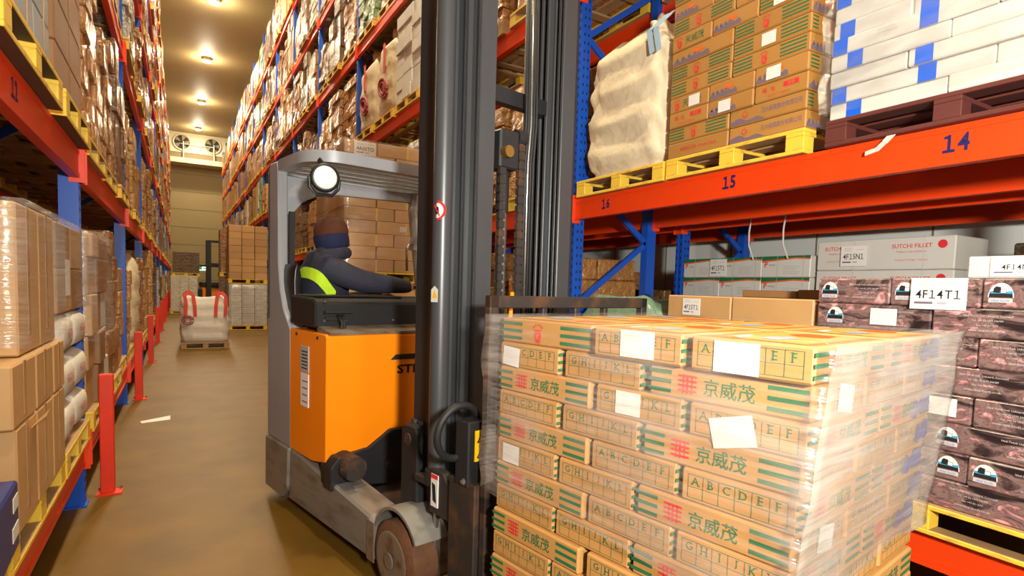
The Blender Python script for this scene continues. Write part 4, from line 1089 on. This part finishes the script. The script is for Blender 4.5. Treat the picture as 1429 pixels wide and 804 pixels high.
# side pillar that rises into the overhead guard: thin above, flaring to the body
pil = [(.03, .46), (.03, 2.40), (-.02, 2.47), (-.16, 2.47), (-.18, 2.40), (-.19, 1.75), (-.23, 1.56), (-.29, 1.43), (-.43, 1.29), (-.44, .46)]
smooth_by_angle(MB().ext(pil, 'x', 0, .07, 'truck_grey').obj('side_pillar', T, bevel=.008))
# rear gusset plate with its arched cut-out
gs = [(.0, 1.34), (.0, 2.42), (1.28, 2.42), (1.28, 2.33), (.52, 2.31), (.36, 2.28), (.24, 2.22), (.16, 2.12), (.11, 1.98), (.09, 1.7), (.09, 1.34)]
smooth_by_angle(MB().ext(gs, 'y', -.02, .03, 'truck_grey').obj('rear_gusset', T, bevel=.005))
MB().bar((.09, -.20, 1.55), (.09, -.20, 2.12), .03, .035, 'rubber').obj('grip_strip', T)
# overhead guard: frame with rounded corners and bars
gf = MB(); o_ = rr(0, TW, -.78, .03, .24, 10); i_ = rr(.07, TW - .07, -.71, -.04, .18, 10); n_ = len(o_)
za, zb = 2.40, 2.475
gf.add([(x, y, za) for x, y in o_] + [(x, y, zb) for x, y in o_] + [(x, y, zb) for x, y in i_] + [(x, y, za) for x, y in i_],
       [(k * n_ + i, k * n_ + (i + 1) % n_, ((k + 1) % 4) * n_ + (i + 1) % n_, ((k + 1) % 4) * n_ + i) for k in range(4) for i in range(n_)], 'truck_grey')
G_ = smooth_by_angle(gf.obj('overhead_guard', T))
for k in range(4):
    y = -.58 + .14 * k
    MB().bar((.06, y, 2.435), (TW - .06, y, 2.435), .03, .05, 'truck_grey').obj('guard_bar', G_)
net = MB()
for k in range(16): net.bar((.1 + .075 * k, -.7, 2.462), (.1 + .075 * k + .02, -.05, 2.462), .006, .006, 'ink')
net.obj('guard_mesh', G_)
# slanted front post with grab handle
fp = MB().tube([(1.215, -.0, 2.44), (1.22, -.0, 2.25), (1.25, -.0, 2.0), (1.285, -.0, 1.75), (1.315, -.0, 1.42)], .045, 'silver_paint', 16).obj('front_post', T, smooth=True)
MB().cyl((1.238, -.0, 1.92), (1.255, -.0, 2.02), .056, 'silver_paint', 18).obj('post_clamp', fp)
MB().tube([(1.21, -.02, 1.97), (1.15, -.05, 1.96), (1.13, -.05, 1.92), (1.135, -.05, 1.74)], .011, 'steel', 8).obj('grab_handle', fp, smooth=True)
# work lamp hanging from the guard
lp = link('work_lamp', None, T, (.095, -.76, 2.29), 0)
look = Matrix.Rotation(R(-12), 4, 'Z') @ Matrix.Rotation(R(90), 4, 'X')
h = MB().lathe([(.02, -.075), (.06, -.07), (.082, -.03), (.092, .0), (.092, .025), (.078, .03)], 'black_plastic', 24, look).obj('lamp_body', lp, smooth=True)
MB().lathe([(.076, .0285), (.07, .034), (.04, .042), (.002, .045)], 'lens', 24, look).obj('lamp_lens', h, smooth=True)
br = MB(); br.bar((0, .02, .08), (-.01, .05, .125), .03, .03, 'black_metal'); br.tube([look @ Vector(p) for p in ((-.095, 0, 0), (-.09, -.06, -.01), (-.05, -.105, -.01), (.05, -.105, -.01), (.09, -.06, -.01), (.095, 0, 0))], .012, 'black_plastic', 8)
br.obj('lamp_bracket', h)
# black control panel above the battery, with ledge
MB().ext([(-.86, 1.33), (-.86, 1.49), (-.80, 1.52), (-.44, 1.53), (-.43, 1.33)], 'x', .0, TW - .02, 'black_plastic').obj('control_panel', T, bevel=.012)
MB().box(.02, .66, -.80, -.50, 1.52, 1.538, 'seat_leather').obj('armrest', T, bevel=.008)
for x, z in ((.06, 1.50), (.2, 1.375), (.55, 1.375), (.78, 1.375), (.06, 1.375)): MB().cyl((x, -.855, z), (x, -.866, z), .008, 'steel', 8).obj('panel_bolt', T)
hk = MB().box(.05, .24, -.90, -.86, 1.425, 1.44, 'black_metal'); hk.box(.06, .2, -.885, -.86, 1.38, 1.40, 'black_metal'); hk.obj('cable_tray', T)
MB().tube([(.14, -.88, 1.41), (.15, -.93, 1.36), (.12, -.95, 1.27), (.10, -.99, 1.16)], .012, 'rubber', 8).obj('cable', T, smooth=True)
MB().tube([(.17, -.88, 1.41), (.17, -.92, 1.35), (.14, -.94, 1.28), (.12, -.98, 1.18)], .012, 'rubber', 8).obj('cable', T, smooth=True)
MB().ext([(-1.03, 1.295), (-1.03, 1.31), (-.84, 1.345), (-.84, 1.30)], 'x', .02, TW - .04, 'worn_steel').obj('battery_ledge', T)
# orange battery housing
bat = MB().ext([(-.425, .46), (-.425, 1.30), (-1.01, 1.30), (-1.03, 1.285), (-1.03, .50), (-.80, .46)], 'x', .002, TW - .002, 'truck_orange').obj('battery_housing', T, bevel=.006)
lb = MB().box(-.003, .002, -.76, -.62, 1.03, 1.20, 'label_grey'); lb.box(-.003, .002, -.76, -.63, .80, 1.02, 'paper')
for i in range(6): lb.box(-.004, -.002, -.745, -.645, 1.05 + .022 * i, 1.058 + .022 * i, 'ink')
for i in range(4): lb.box(-.004, -.002, -.745, -.66, .83 + .045 * i, .836 + .045 * i, 'ink')
tag(lb.obj('rating_plate', bat), 'white and grey rating plates on the orange side')
for y in (-.55, -.9): MB().cyl((.003, y, 1.27), (-.004, y, 1.27), .011, 'black_metal', 10).obj('lock_hole', bat)
st = MB(); vs, fs, w = text_geo('STILL', .03)
st.add([(.62 + a * .085, -1.0335, 1.055 + c * .06) for a, c in vs], fs, 'ink')
st.add([(.44, -1.0335, 1.12), (.72, -1.0335, 1.12), (.76, -1.0335, 1.155), (.48, -1.0335, 1.155)], [(0, 1, 2, 3)], 'ink')
st.obj('lettering', bat, fixn=False)
# dark underframe in front of the battery, motor stub
MB().ext([(.0, .36), (.0, .50), (.10, .54), (.28, .56), (.44, .66), (TW - .01, .66), (TW - .01, .30), (.4, .30)], 'y', -1.06, -.96, 'black_metal').obj('underframe', T, bevel=.006)
MB().ext([(-.02, .36), (-.02, .50), (.03, .56), (.12, .56), (.12, .38)], 'y', -1.16, -1.05, 'black_metal').obj('bracket', T, bevel=.006)
mt = MB().cyl((.10, -1.24, .50), (.10, -1.06, .50), .075, 'rusty_black', 20); mt.cyl((.05, -1.30, .49), (.05, -1.2, .49), .035, 'rusty_black', 14); mt.obj('hydraulic_motor', T)
MB().cyl((.42, -1.07, .43), (.42, -1.10, .43), .03, 'rusty_black', 12).obj('frame_bolt', T)
MB().box(.02, .12, -.50, -.44, .43, .56, 'black_metal').obj('hinge_plate', T, bevel=.004)
# support arms with wheels
for k, x0 in enumerate((0.0, TW - .20)):
    s = 1 if k == 0 else -1
    arm = MB().ext([(-.42, .09), (-.42, .46), (-.55, .455), (-1.62, .36), (-1.66, .33), (-1.66, .12)], 'x', x0, x0 + .20, 'truck_arm').obj('support_arm', T, bevel=.014)
    MB().box(x0 + .17 if k == 0 else x0 - .02, x0 + .22 if k == 0 else x0 + .03, -2.05, -1.60, .15, .34, 'worn_steel').obj('wheel_bracket', arm)
    MB().box(x0 - .006, x0 + .0, -1.68, -1.60, .12, .34, 'worn_steel').obj('arm_weld_plate', arm)
    wh = MB(); Mw = Matrix.Translation((x0 + .085, -1.86, .205)) @ Matrix.Rotation(PI / 2, 4, 'Y')
    wh.lathe([(.06, -.085), (.17, -.085), (.2, -.07), (.203, 0), (.2, .07), (.17, .085), (.06, .085)], 'rust', 36, Mw)
    w_ = smooth_by_angle(wh.obj('load_wheel', T))
    hb = MB(); hb.lathe([(.15, -.088), (.14, -.091), (.03, -.091)], 'worn_steel', 30, Mw); hb.lathe([(.15, .088), (.14, .091), (.03, .091)], 'worn_steel', 30, Mw); hb.obj('wheel_disc', w_)
    hc = MB(); hc.lathe([(.045, -.10), (.04, -.104), (.01, -.104)], 'worn_steel', 20, Mw); hc.obj('hub_cap', w_)
    fd = MB(); pts = []
    for i in range(13): a = R(152 - 10.6 * i * 1.05); pts.append((math.cos(a), math.sin(a)))
    vs = []; fs = []
    for (c_, s_) in pts:
        for r_, xx in ((.232, x0 + .01), (.232, x0 + .205), (.216, x0 + .205), (.216, x0 + .01)): vs.append((xx, -1.87 - c_ * r_ * -1 * -1 if False else -1.87 + -c_ * -r_, .215 + s_ * r_ + .03))
    for i in range(len(pts) - 1):
        for j in range(4): fs.append((i * 4 + j, i * 4 + (j + 1) % 4, (i + 1) * 4 + (j + 1) % 4, (i + 1) * 4 + j))
    fs += [(0, 1, 2, 3), tuple((len(pts) - 1) * 4 + j for j in range(4))[::-1]]
    fd.add(vs, fs, 'truck_arm'); smooth_by_angle(fd.obj('wheel_guard', T))
# reach carriage between the arms and its tower bracket
MB().box(.2, TW - .2, -1.75, -1.05, .20, .29, 'rusty_black').obj('reach_carriage', T, bevel=.006)
for x0 in (.14, TW - .26):
    tb = MB().ext([(-1.70, .30), (-1.70, .84), (-1.73, .875), (-1.84, .875), (-1.86, .84), (-1.87, .48), (-1.93, .36), (-1.99, .30), (-1.99, .22), (-1.70, .22)], 'x', x0, x0 + .12, 'black_metal').obj('mast_bracket', T, bevel=.008)
    for y in (-1.74, -1.81): MB().cyl((x0 + .06, y, .872), (x0 + .06, y, .895), .022, 'rusty_black', 8).obj('bracket_bolt', tb)
    MB().cyl((x0 - .004, -1.78, .80), (x0 - .012, -1.78, .80), .032, 'rusty_black', 14).obj('pivot_pin', tb)
# mast: nested channels, cylinders, chains
MH = 4.4
def channel(x0, x1, y0, y1, z0, z1, open_dir, t=.022):
    """I/C section: web on the outside, two flanges"""
    b = MB()
    wx0, wx1 = (x0, x0 + t) if open_dir > 0 else (x1 - t, x1)
    b.box(wx0, wx1, y0, y1, z0, z1, 'mast_paint'); b.box(x0, x1, y0, y0 + t, z0, z1, 'mast_paint'); b.box(x0, x1, y1 - t, y1, z0, z1, 'mast_paint'); return b
for s in (1, -1):
    def X(a, b): return (a, b) if s > 0 else (1.26 - b, 1.26 - a)
    a = X(.20, .36); channel(a[0], a[1], -2.02, -1.84, .12, MH, s).obj('outer_mast_rail', T, bevel=.004)
    a = X(.235, .375); channel(a[0], a[1], -2.075, -1.91, .14, MH - .1, s).obj('middle_mast_rail', T, bevel=.004)
    a = X(.28, .395); channel(a[0], a[1], -2.125, -1.98, .16, MH - .2, s).obj('inner_mast_rail', T, bevel=.004)
    a = X(.205, .225); MB().box(a[0], a[1], -1.86, -1.72, .85, MH, 'black_metal').obj('rail_stiffener', T)
    xc = .155 if s > 0 else 1.0; yc = -2.03 if s > 0 else -1.72
    cy = MB().cyl((xc, yc, .67), (xc, yc, MH - .3), .047, 'mast_paint', 22).obj('lift_cylinder', T); smooth_by_angle(cy)
    MB().cyl((xc, yc, .64), (xc, yc, .70), .06, 'black_metal', 18).obj('cylinder_foot', cy)
    MB().cyl((xc, yc, .28), (xc, yc, .64), .014, 'steel', 10).obj('cylinder_rod', cy)
    MB().box(xc - .05, .22 if s > 0 else xc + .1, yc - .05, yc + .13 if s > 0 else yc + .02, .62, .65, 'rusty_black').obj('cylinder_bracket', cy)
    for i, z in enumerate((.15, 1.2, MH - .12)):
        if s > 0: MB().box(.34, .92, -1.88, -1.82, z, z + .12, 'black_metal').obj('mast_crossbar', T)
MB().box(.37, .89, -2.0, -1.94, 2.60, 2.68, 'black_metal').obj('mast_crossbar', T)
# prohibition roundel and small caution sticker on the near lift cylinder
b = MB(); 
for rad, m, off in ((.047, 'ink_red', .0), (.036, 'print_white', .0012)):
    vs = [(.108 - off, -2.05 , 1.98)]
    for i in range(24):
        a = 2 * PI * i / 24; vs.append((.155 - math.cos(R(0) + rad * math.cos(a) / .0485) * (.0485 + off), -2.03 - .028 + rad * math.cos(a) * .95, 1.98 + rad * math.sin(a)))
    vs[0] = (.155 - (.0485 + off), -2.058, 1.98)
    b.add(vs, [(0, i + 1, (i + 1) % 24 + 1) for i in range(24)], m)
b.add([(.104, -2.085, 1.955), (.104, -2.078, 1.95), (.104, -2.03, 2.005), (.104, -2.037, 2.01)], [(0, 1, 2, 3)], 'ink_red')
b.add([(.1045, -2.075, 1.965), (.1045, -2.05, 1.962), (.1045, -2.055, 2.0), (.1045, -2.07, 1.995)], [(0, 1, 2, 3)], 'ink')
tag(b.obj('prohibition_sticker', T, fixn=False), 'round white sticker with red ring')
b = MB(); b.add([(.105, -2.08, 1.54), (.105, -2.02, 1.54), (.105, -2.02, 1.60), (.105, -2.05, 1.62), (.105, -2.08, 1.60)], [(0, 1, 2, 3, 4)], 'print_white'); b.add([(.1042, -2.075, 1.56), (.1042, -2.03, 1.56), (.1042, -2.05, 1.60)], [(0, 1, 2)], 'label_yellow'); b.obj('caution_sticker', T, fixn=False)
# centre free-lift cylinder, chain sheaves and chains
fc_ = smooth_by_angle(MB().cyl((.555, -2.0, .3), (.555, -2.0, 2.26), .030, 'steel', 20).obj('free_lift_cylinder', T))
MB().cyl((.555, -2.0, 2.02), (.555, -2.0, 2.24), .036, 'black_metal', 18).obj('cylinder_head', fc_)
MB().box(.47, .60, -2.08, -1.96, 2.24, 2.44, 'black_metal').obj('sheave_block', fc_, bevel=.01)
MB().cyl((.50, -2.08, 2.32), (.50, -2.12, 2.32), .03, 'brass', 16).obj('pin_boss', fc_)
MB().cyl((.60, -2.04, 2.42), (.66, -2.04, 2.42), .045, 'black_metal', 18).obj('chain_sheave', fc_)
for x in (.497, .625):
    ch = MB(); z = .6
    while z < 2.40:
        ch.box(x - .02, x + .02, -2.075, -2.05, z, z + .034, 'rusty_black'); ch.box(x - .013, x + .013, -2.07, -2.055, z + .034, z + .046, 'rusty_black'); z += .046
    tag(ch.obj('lift_chain', T), kind='stuff')
for x in (.655, .672, .69, .71, .73):
    MB().tube([(x, -2.05, .5), (x, -2.05, 2.3), (x + .005, -2.06, 2.5), (x + .01, -2.04, 3.4)], .0075, 'rubber' if x != .69 else 'steel', 8).obj('hydraulic_hose', T, smooth=True)
# fork carriage, backrest, forks
bk = MB(); y0, y1 = -2.49, -2.45
bk.box(.10, .15, y0, y1, .25, 1.585, 'rusty_black'); bk.box(1.17, 1.22, y0, y1, .25, 1.585, 'rusty_black'); bk.box(.10, 1.22, y0, y1, 1.53, 1.585, 'rusty_black'); bk.box(.10, 1.22, y0, y1, .62, .70, 'rusty_black')
for x in (.42, .64, .86): bk.box(x, x + .03, y0 + .005, y1, .66, 1.54, 'rusty_black')
bk.obj('load_backrest', T, bevel=.004)
cg = MB(); cg.box(.10, 1.20, -2.44, -2.38, .22, .34, 'rusty_black'); cg.box(.10, 1.20, -2.44, -2.38, .56, .68, 'rusty_black'); cg.obj('fork_carriage', T, bevel=.006)
MB().box(.08, .17, -2.44, -2.24, .10, .74, 'rusty_black').obj('carriage_side_plate', T, bevel=.006)
MB().box(.07, .18, -2.40, -2.30, .72, 1.02, 'black_metal').obj('carriage_post', T, bevel=.006)
MB().ext([(-2.30, .50), (-2.30, .58), (-2.16, .72), (-2.05, .72), (-2.05, .50)], 'x', .10, .15, 'rusty_black').obj('carriage_bracket', T, bevel=.004)
sl = MB().box(.094, .099, -2.13, -2.07, .54, .70, 'print_white'); sl.box(.092, .095, -2.13, -2.07, .68, .70, 'ink_red'); sl.add([(.0925, -2.12, .56), (.0925, -2.09, .57), (.0925, -2.08, .66), (.0925, -2.11, .65)], [(0, 1, 2, 3)], 'ink')
sl.obj('warning_plate', T)
yl = MB().box(.10, .17, -2.409, -2.404, .84, .98, 'label_yellow')
for z in (.855, .925):
    yl.add([(.108, -2.4105, z), (.162, -2.4105, z), (.135, -2.4105, z + .045)], [(0, 1, 2)], 'ink'); yl.add([(.118, -2.411, z + .006), (.152, -2.411, z + .006), (.135, -2.411, z + .034)], [(0, 1, 2)], 'label_yellow')
    yl.add([(.132, -2.4115, z + .008), (.138, -2.4115, z + .008), (.138, -2.4115, z + .026), (.132, -2.4115, z + .026)], [(0, 1, 2, 3)], 'ink')
tag(yl.obj('warning_label', T, fixn=False), 'yellow label with black triangles')
ring = [(.065 + .115 * math.cos(R(a)), -2.33 - .02 * math.sin(R(a)), .965 + .125 * math.sin(R(a))) for a in range(10, 300, 14)]
ring = [(.185, -2.35, .93)] + ring + [(.155, -2.35, .83)]
hs_ = MB().tube(ring, .017, 'rubber', 10).obj('hose_loop', T, smooth=True)
for x in (.165, .19): MB().cyl((x, -2.36, .93), (x, -2.36, .985), .012, 'steel', 10).obj('hose_fitting', hs_)
MB().tube([(.15, -2.36, .82), (.11, -2.37, .85), (.10, -2.37, .80), (.13, -2.37, .78), (.06, -2.37, .74)], .014, 'steel', 8).obj('hose_fitting', hs_, smooth=True)
MB().tube([(.21, -2.40, .6), (.22, -2.42, .9), (.25, -2.43, 1.2), (.30, -2.40, 1.6)], .010, 'truck_orange', 8).obj('orange_hose', T, smooth=True)
for x in (.33, .87):
    fk = MB(); fk.box(x, x + .10, -2.49, -2.445, .10, .66, 'black_metal')
    fk.ext([(-2.45, .10), (-2.45, .145), (-3.55, .125), (-3.62, .108), (-3.62, .10)], 'x', x, x + .10, 'black_metal'); fk.obj('fork', T, bevel=.003)
# seat
se = MB(); prof = [(.045, 1.02), (.045, 1.10), (.03, 1.62), (.036, 1.70), (.05, 1.745), (.07, 1.735), (.085, 1.66), (.09, 1.4), (.10, 1.12)]
seat = smooth_by_angle(MB().ext([(x, z) for x, z in prof], 'y', -.41, -.05, 'seat_leather').obj('seat_back', T, bevel=.025, seg=3))
MB().ext([(.12, .96), (.12, 1.07), (.56, 1.08), (.62, 1.05), (.61, .96)], 'y', -.40, -.05, 'seat_leather').obj('seat_cushion', T, bevel=.025, seg=3)
MB().box(.12, .55, -.38, -.1, .60, .96, 'black_metal').obj('seat_base', T)
MB().box(.08, TW - .08, -.41, .02, 1.345 - .8, 1.35 - .75, 'black_metal').obj('cab_floor', T)
MB().box(.98, 1.25, -.82, -.08, .60, 1.36, 'black_plastic').obj('dashboard', T, bevel=.02)
MB().box(.86, 1.22, -.80, -.34, 1.36, 1.53, 'black_plastic').obj('control_console', T, bevel=.02)
mon = MB().ext([(.93, 1.53), (1.0, 1.53), (1.10, 1.70), (1.05, 1.71)], 'y', -.72, -.56, 'print_pale').obj('control_screen', T, bevel=.01)
MB().cyl((.90, -.66, 1.53), (.90, -.66, 1.565), .016, 'black_metal', 10).obj('joystick', T)
MB().lathe([(.012, 0), (.028, .006), (.03, .02), (.02, .03)], 'ink_red', 16, Matrix.Translation((.845, -.74, 1.545))).obj('emergency_button', T, smooth=True)
sw = [(1.02 + .13 * math.cos(R(a)), -.15 + .15 * math.sin(R(a)), 1.44 + .05 * math.cos(R(a))) for a in range(0, 360, 15)]
MB().tube(sw, .015, 'black_plastic', 8, closed=True).obj('steering_wheel', T, smooth=True)
MB().cyl((1.02, -.15, 1.36), (1.02, -.15, 1.45), .04, 'black_plastic', 14).obj('steering_column', T)

# ------------------------------------------------------------------ driver
def skin_mesh(verts, edges, radii, root=0, sub=2):
    me = bpy.data.meshes.new('sk'); me.from_pydata(verts, edges, []); o = bpy.data.objects.new('sk', me); COL.objects.link(o)
    o.modifiers.new('skin', 'SKIN'); sv = me.skin_vertices[0].data
    for i, r in enumerate(radii):
        sv[i].radius = r if isinstance(r, tuple) else (r, r); sv[i].use_root = (i == root)
    o.modifiers['skin'].use_smooth_shade = True; s = o.modifiers.new('s', 'SUBSURF'); s.levels = sub; s.render_levels = sub
    dg = bpy.context.evaluated_depsgraph_get(); out = bpy.data.meshes.new_from_object(o.evaluated_get(dg))
    bpy.data.objects.remove(o); return out
PO = Vector((.065, .15, 0)); PO.rotate(Matrix.Rotation(TA, 3, 'Z'))
D = thing('person', (TO[0] + PO.x, TO[1] + PO.y, 0), TA, 'seated truck driver in navy jacket with lime bands and brown knit cap, back turned', 'person')
V = [(.26, -.45, 1.25), (.24, -.45, 1.40), (.22, -.45, 1.55), (.23, -.45, 1.69), (.245, -.45, 1.80), (.27, -.44, 1.86), (.285, -.43, 1.93), (.285, -.43, 2.02)]
E_ = [(0, 1), (1, 2), (2, 3), (3, 4), (4, 5), (5, 6), (6, 7)]
Rr = [(.17, .15), (.175, .175), (.185, .19), (.16, .20), (.115, .15), (.07, .07), (.085, .085), (.07, .075)]
def chain(parent, pts, rads):
    p = parent
    for q, r in zip(pts, rads): V.append(q); Rr.append(r); E_.append((p, len(V) - 1)); p = len(V) - 1
    return p
hr = chain(3, [(.21, -.64, 1.715), (.34, -.715, 1.645), (.47, -.735, 1.625), (.62, -.72, 1.62), (.79, -.67, 1.605), (.845, -.665, 1.60)], [.10, .092, .084, .072, .054, .036])
hl = chain(3, [(.21, -.26, 1.715), (.34, -.19, 1.58), (.46, -.17, 1.47), (.64, -.19, 1.50), (.80, -.20, 1.53), (.86, -.20, 1.54)], [.088, .078, .07, .06, .048, .036])
for sy in (-.46, -.28): chain(0, [(.30, sy, 1.23), (.66, sy, 1.25), (.72, sy, 1.0), (.74, sy, .70), (.84, sy, .645)], [.10, .085, .068, .055, .045])
def jacket():
    m = MATS['cloth_navy'].copy(); m.name = 'jacket'; MATS['jacket'] = m; nt = m.node_tree; N = nt.nodes; L = nt.links; b = N['Principled BSDF']
    src = b.inputs['Base Color'].links[0].from_socket
    tc = N.new('ShaderNodeTexCoord'); sp_ = N.new('ShaderNodeSeparateXYZ'); L.new(tc.outputs['Object'], sp_.inputs[0])
    def op(o, a, c):
        q = N.new('ShaderNodeMath'); q.operation = o
        for i, v in enumerate((a, c)):
            if v is None: continue
            if isinstance(v, (int, float)): q.inputs[i].default_value = v
            else: L.new(v, q.inputs[i])
        return q.outputs[0]
    x, y, z = sp_.outputs
    def band(slope, x0, z0_, half, xa, xb, za, zb):
        e = op('ABSOLUTE', op('ADD', op('SUBTRACT', z, z0_), op('MULTIPLY', op('SUBTRACT', x, x0), slope)), None)
        r = op('LESS_THAN', e, half)
        for a_, lo, hi in ((x, xa, xb), (z, za, zb)): r = op('MULTIPLY', r, op('MULTIPLY', op('GREATER_THAN', a_, lo), op('LESS_THAN', a_, hi)))
        return r
    k = op('MAXIMUM', band(1.05, .09, 1.67, .046, -1, .24, 1.4, 1.9), op('MULTIPLY', band(.9, .36, 1.74, .08, .28, .60, 1.60, 1.86), op('GREATER_THAN', y, -.60)))
    mx = N.new('ShaderNodeMixRGB'); mx.inputs[2].default_value = lin((196, 236, 40)); L.new(k, mx.inputs[0]); L.new(src, mx.inputs[1]); L.new(mx.outputs[0], b.inputs['Base Color'])
jacket()
bm_ = skin_mesh(V, E_, Rr)
for k in ('jacket', 'skin', 'hivis', 'black_metal'): bm_.materials.append(MATS[k])
for p in bm_.polygons:
    c = p.center; p.use_smooth = True; k = 0
    if c.z > 1.895 and abs(c.x - .28) < .2: k = 1
    elif c.x > .815 and c.z > 1.4: k = 1
    elif c.z < .72: k = 3
    p.material_index = k
body = link('body', bm_, D)
# hands: palm and five fingers, right one resting on the joystick, left one on the steering wheel
def hand(base, fw, curl, side, name):
    b = []; vv = [base, base + fw * .045]; ee = [(0, 1)]; rad = [(.030, .018), (.036, .016)]
    sdv = Vector((0, side, 0)); dn_ = Vector((0, 0, -1))
    for i, ln in enumerate((.070, .078, .074, .058)):
        o = sdv * (.030 - .020 * i); a = base + fw * .055 + o
        p1 = a + fw * ln * .45 + dn_ * ln * .12 * curl; p2 = p1 + (fw * .6 + dn_ * .8 * curl).normalized() * ln * .35; p3 = p2 + (fw * .2 + dn_ * curl).normalized() * ln * .25
        n = len(vv); vv += [a, p1, p2, p3]; ee += [(1, n), (n, n + 1), (n + 1, n + 2), (n + 2, n + 3)]; rad += [.0095, .0088, .008, .007]
    n = len(vv); a = base + fw * .015 + sdv * .034; p1 = a + (fw * .6 + sdv * .7).normalized() * .034; p2 = p1 + (fw * .9 + dn_ * .5 * curl).normalized() * .03
    vv += [a, p1, p2]; ee += [(0, n), (n, n + 1), (n + 1, n + 2)]; rad += [.011, .010, .008]
    me = skin_mesh([tuple(v) for v in vv], ee, rad, 0, 1); me.materials.append(MATS['skin']); 
    for p in me.polygons: p.use_smooth = True
    return link(name, me, D)
hand(Vector((.845, -.665, 1.60)), Vector((1, .05, -.12)).normalized(), .8, 1, 'hand')
hand(Vector((.86, -.20, 1.545)), Vector((1, .05, -.25)).normalized(), .9, -1, 'hand')
# face details, looking away from the camera towards the racking
fx = MB(); hd = Vector((.29, -.43, 1.965)); fd_ = Vector((.82, .57, 0)).normalized(); sd_ = Vector((-fd_.y, fd_.x, 0))
fx.tube([hd + fd_ * .085 + Vector((0, 0, .01)), hd + fd_ * .115 + Vector((0, 0, -.02)), hd + fd_ * .09 + Vector((0, 0, -.035))], [.012, .018, .01], 'skin', 8); fx.obj('nose', D, smooth=True)
for s in (-1, 1):
    ey = MB(); c_ = hd + fd_ * .083 + sd_ * .033 * s + Vector((0, 0, .015)); ey.lathe([(.002, -.008), (.009, -.004), (.011, 0), (.009, .004), (.002, .008)], 'ink', 10, Matrix.Translation(c_)); ey.obj('eye', D, smooth=True)
    er = MB(); c_ = hd + sd_ * .09 * s + Vector((0, 0, -.01)); er.tube([c_ + Vector((0, 0, .025)), c_ + sd_ * .01 * s, c_ - Vector((0, 0, .025))], [.010, .014, .008], 'skin', 8); er.obj('ear', D, smooth=True)
mo = MB().tube([hd + fd_ * .088 + sd_ * -.022 + Vector((0, 0, -.06)), hd + fd_ * .094 + Vector((0, 0, -.062)), hd + fd_ * .088 + sd_ * .022 + Vector((0, 0, -.06))], .006, 'knit_brown', 6); mo.obj('mouth', D, smooth=True)
# knit cap: brown crown, navy rolled band low over the neck; collar
def shell(name, prof, m, cx, cy, tilt, parent):
    b = MB(); M = Matrix.Translation((cx, cy, 0)) @ Matrix.Translation((0, 0, 1.95)) @ Matrix.Rotation(tilt, 4, 'Y') @ Matrix.Translation((0, 0, -1.95))
    b.lathe(prof, m, 28, M); return b.obj(name, parent, smooth=True)
shell('knit_cap', [(.112, 1.945), (.122, 1.96), (.125, 2.0), (.118, 2.04), (.098, 2.075), (.06, 2.098), (.01, 2.104)], 'knit_brown', .29, -.43, R(-4), D)
shell('cap_band', [(.098, 1.862), (.116, 1.868), (.124, 1.90), (.127, 1.94), (.126, 1.975), (.12, 1.985)], 'cloth_dark_navy', .288, -.43, R(-14), D)
cl = MB(); cl.tube([(.27 + .115 * math.cos(R(a)), -.44 + .135 * math.sin(R(a)), 1.825 + .02 * math.cos(R(a))) for a in range(0, 360, 20)], .045, 'cloth_navy', 10, closed=True); cl.obj('collar', D, smooth=True)

# ------------------------------------------------------------------ distant reach truck
F = thing('reach_truck', (1.62, 33.0, 0), R(4), 'distant dark reach truck with raised mast far down the aisle', 'forklift')
for x in (-.33, .33): MB().box(x - .11, x + .11, -.15, .15, .1, 3.55, 'black_metal').obj('mast_rail', F)
for z in (.3, 1.3, 2.3, 3.45): MB().box(-.4, .4, -.05, .05, z, z + .12, 'black_metal').obj('mast_crossbar', F)
MB().box(-.62, .55, .3, 1.5, .15, 1.2, 'truck_orange').obj('body', F, bevel=.03)
MB().box(-.62, .55, .25, 1.55, 1.2, 1.45, 'black_plastic').obj('control_panel', F, bevel=.03)
for x in (-.85, .5):
    for y in (.35, 1.45): MB().box(x - .04, x + .04, y - .04, y + .04, 1.1, 2.25, 'black_metal').obj('guard_post', F)
MB().box(-.92, .58, .25, 1.55, 2.25, 2.33, 'black_metal').obj('overhead_guard', F)
MB().box(-.95, -.55, .3, 1.5, .2, 1.1, 'black_metal').obj('battery_box', F, bevel=.02)
for x in (-.5, .5): MB().box(x - .08, x + .08, -.9, .35, .08, .3, 'black_metal').obj('support_arm', F)
for x in (-.2, .2): MB().box(x - .05, x + .05, -1.25, -.12, .06, .1, 'black_metal').obj('fork', F)
for x in (-.5, .5): MB().cyl((x - .07, -.7, .15), (x + .07, -.7, .15), .15, 'rubber', 16).obj('load_wheel', F)
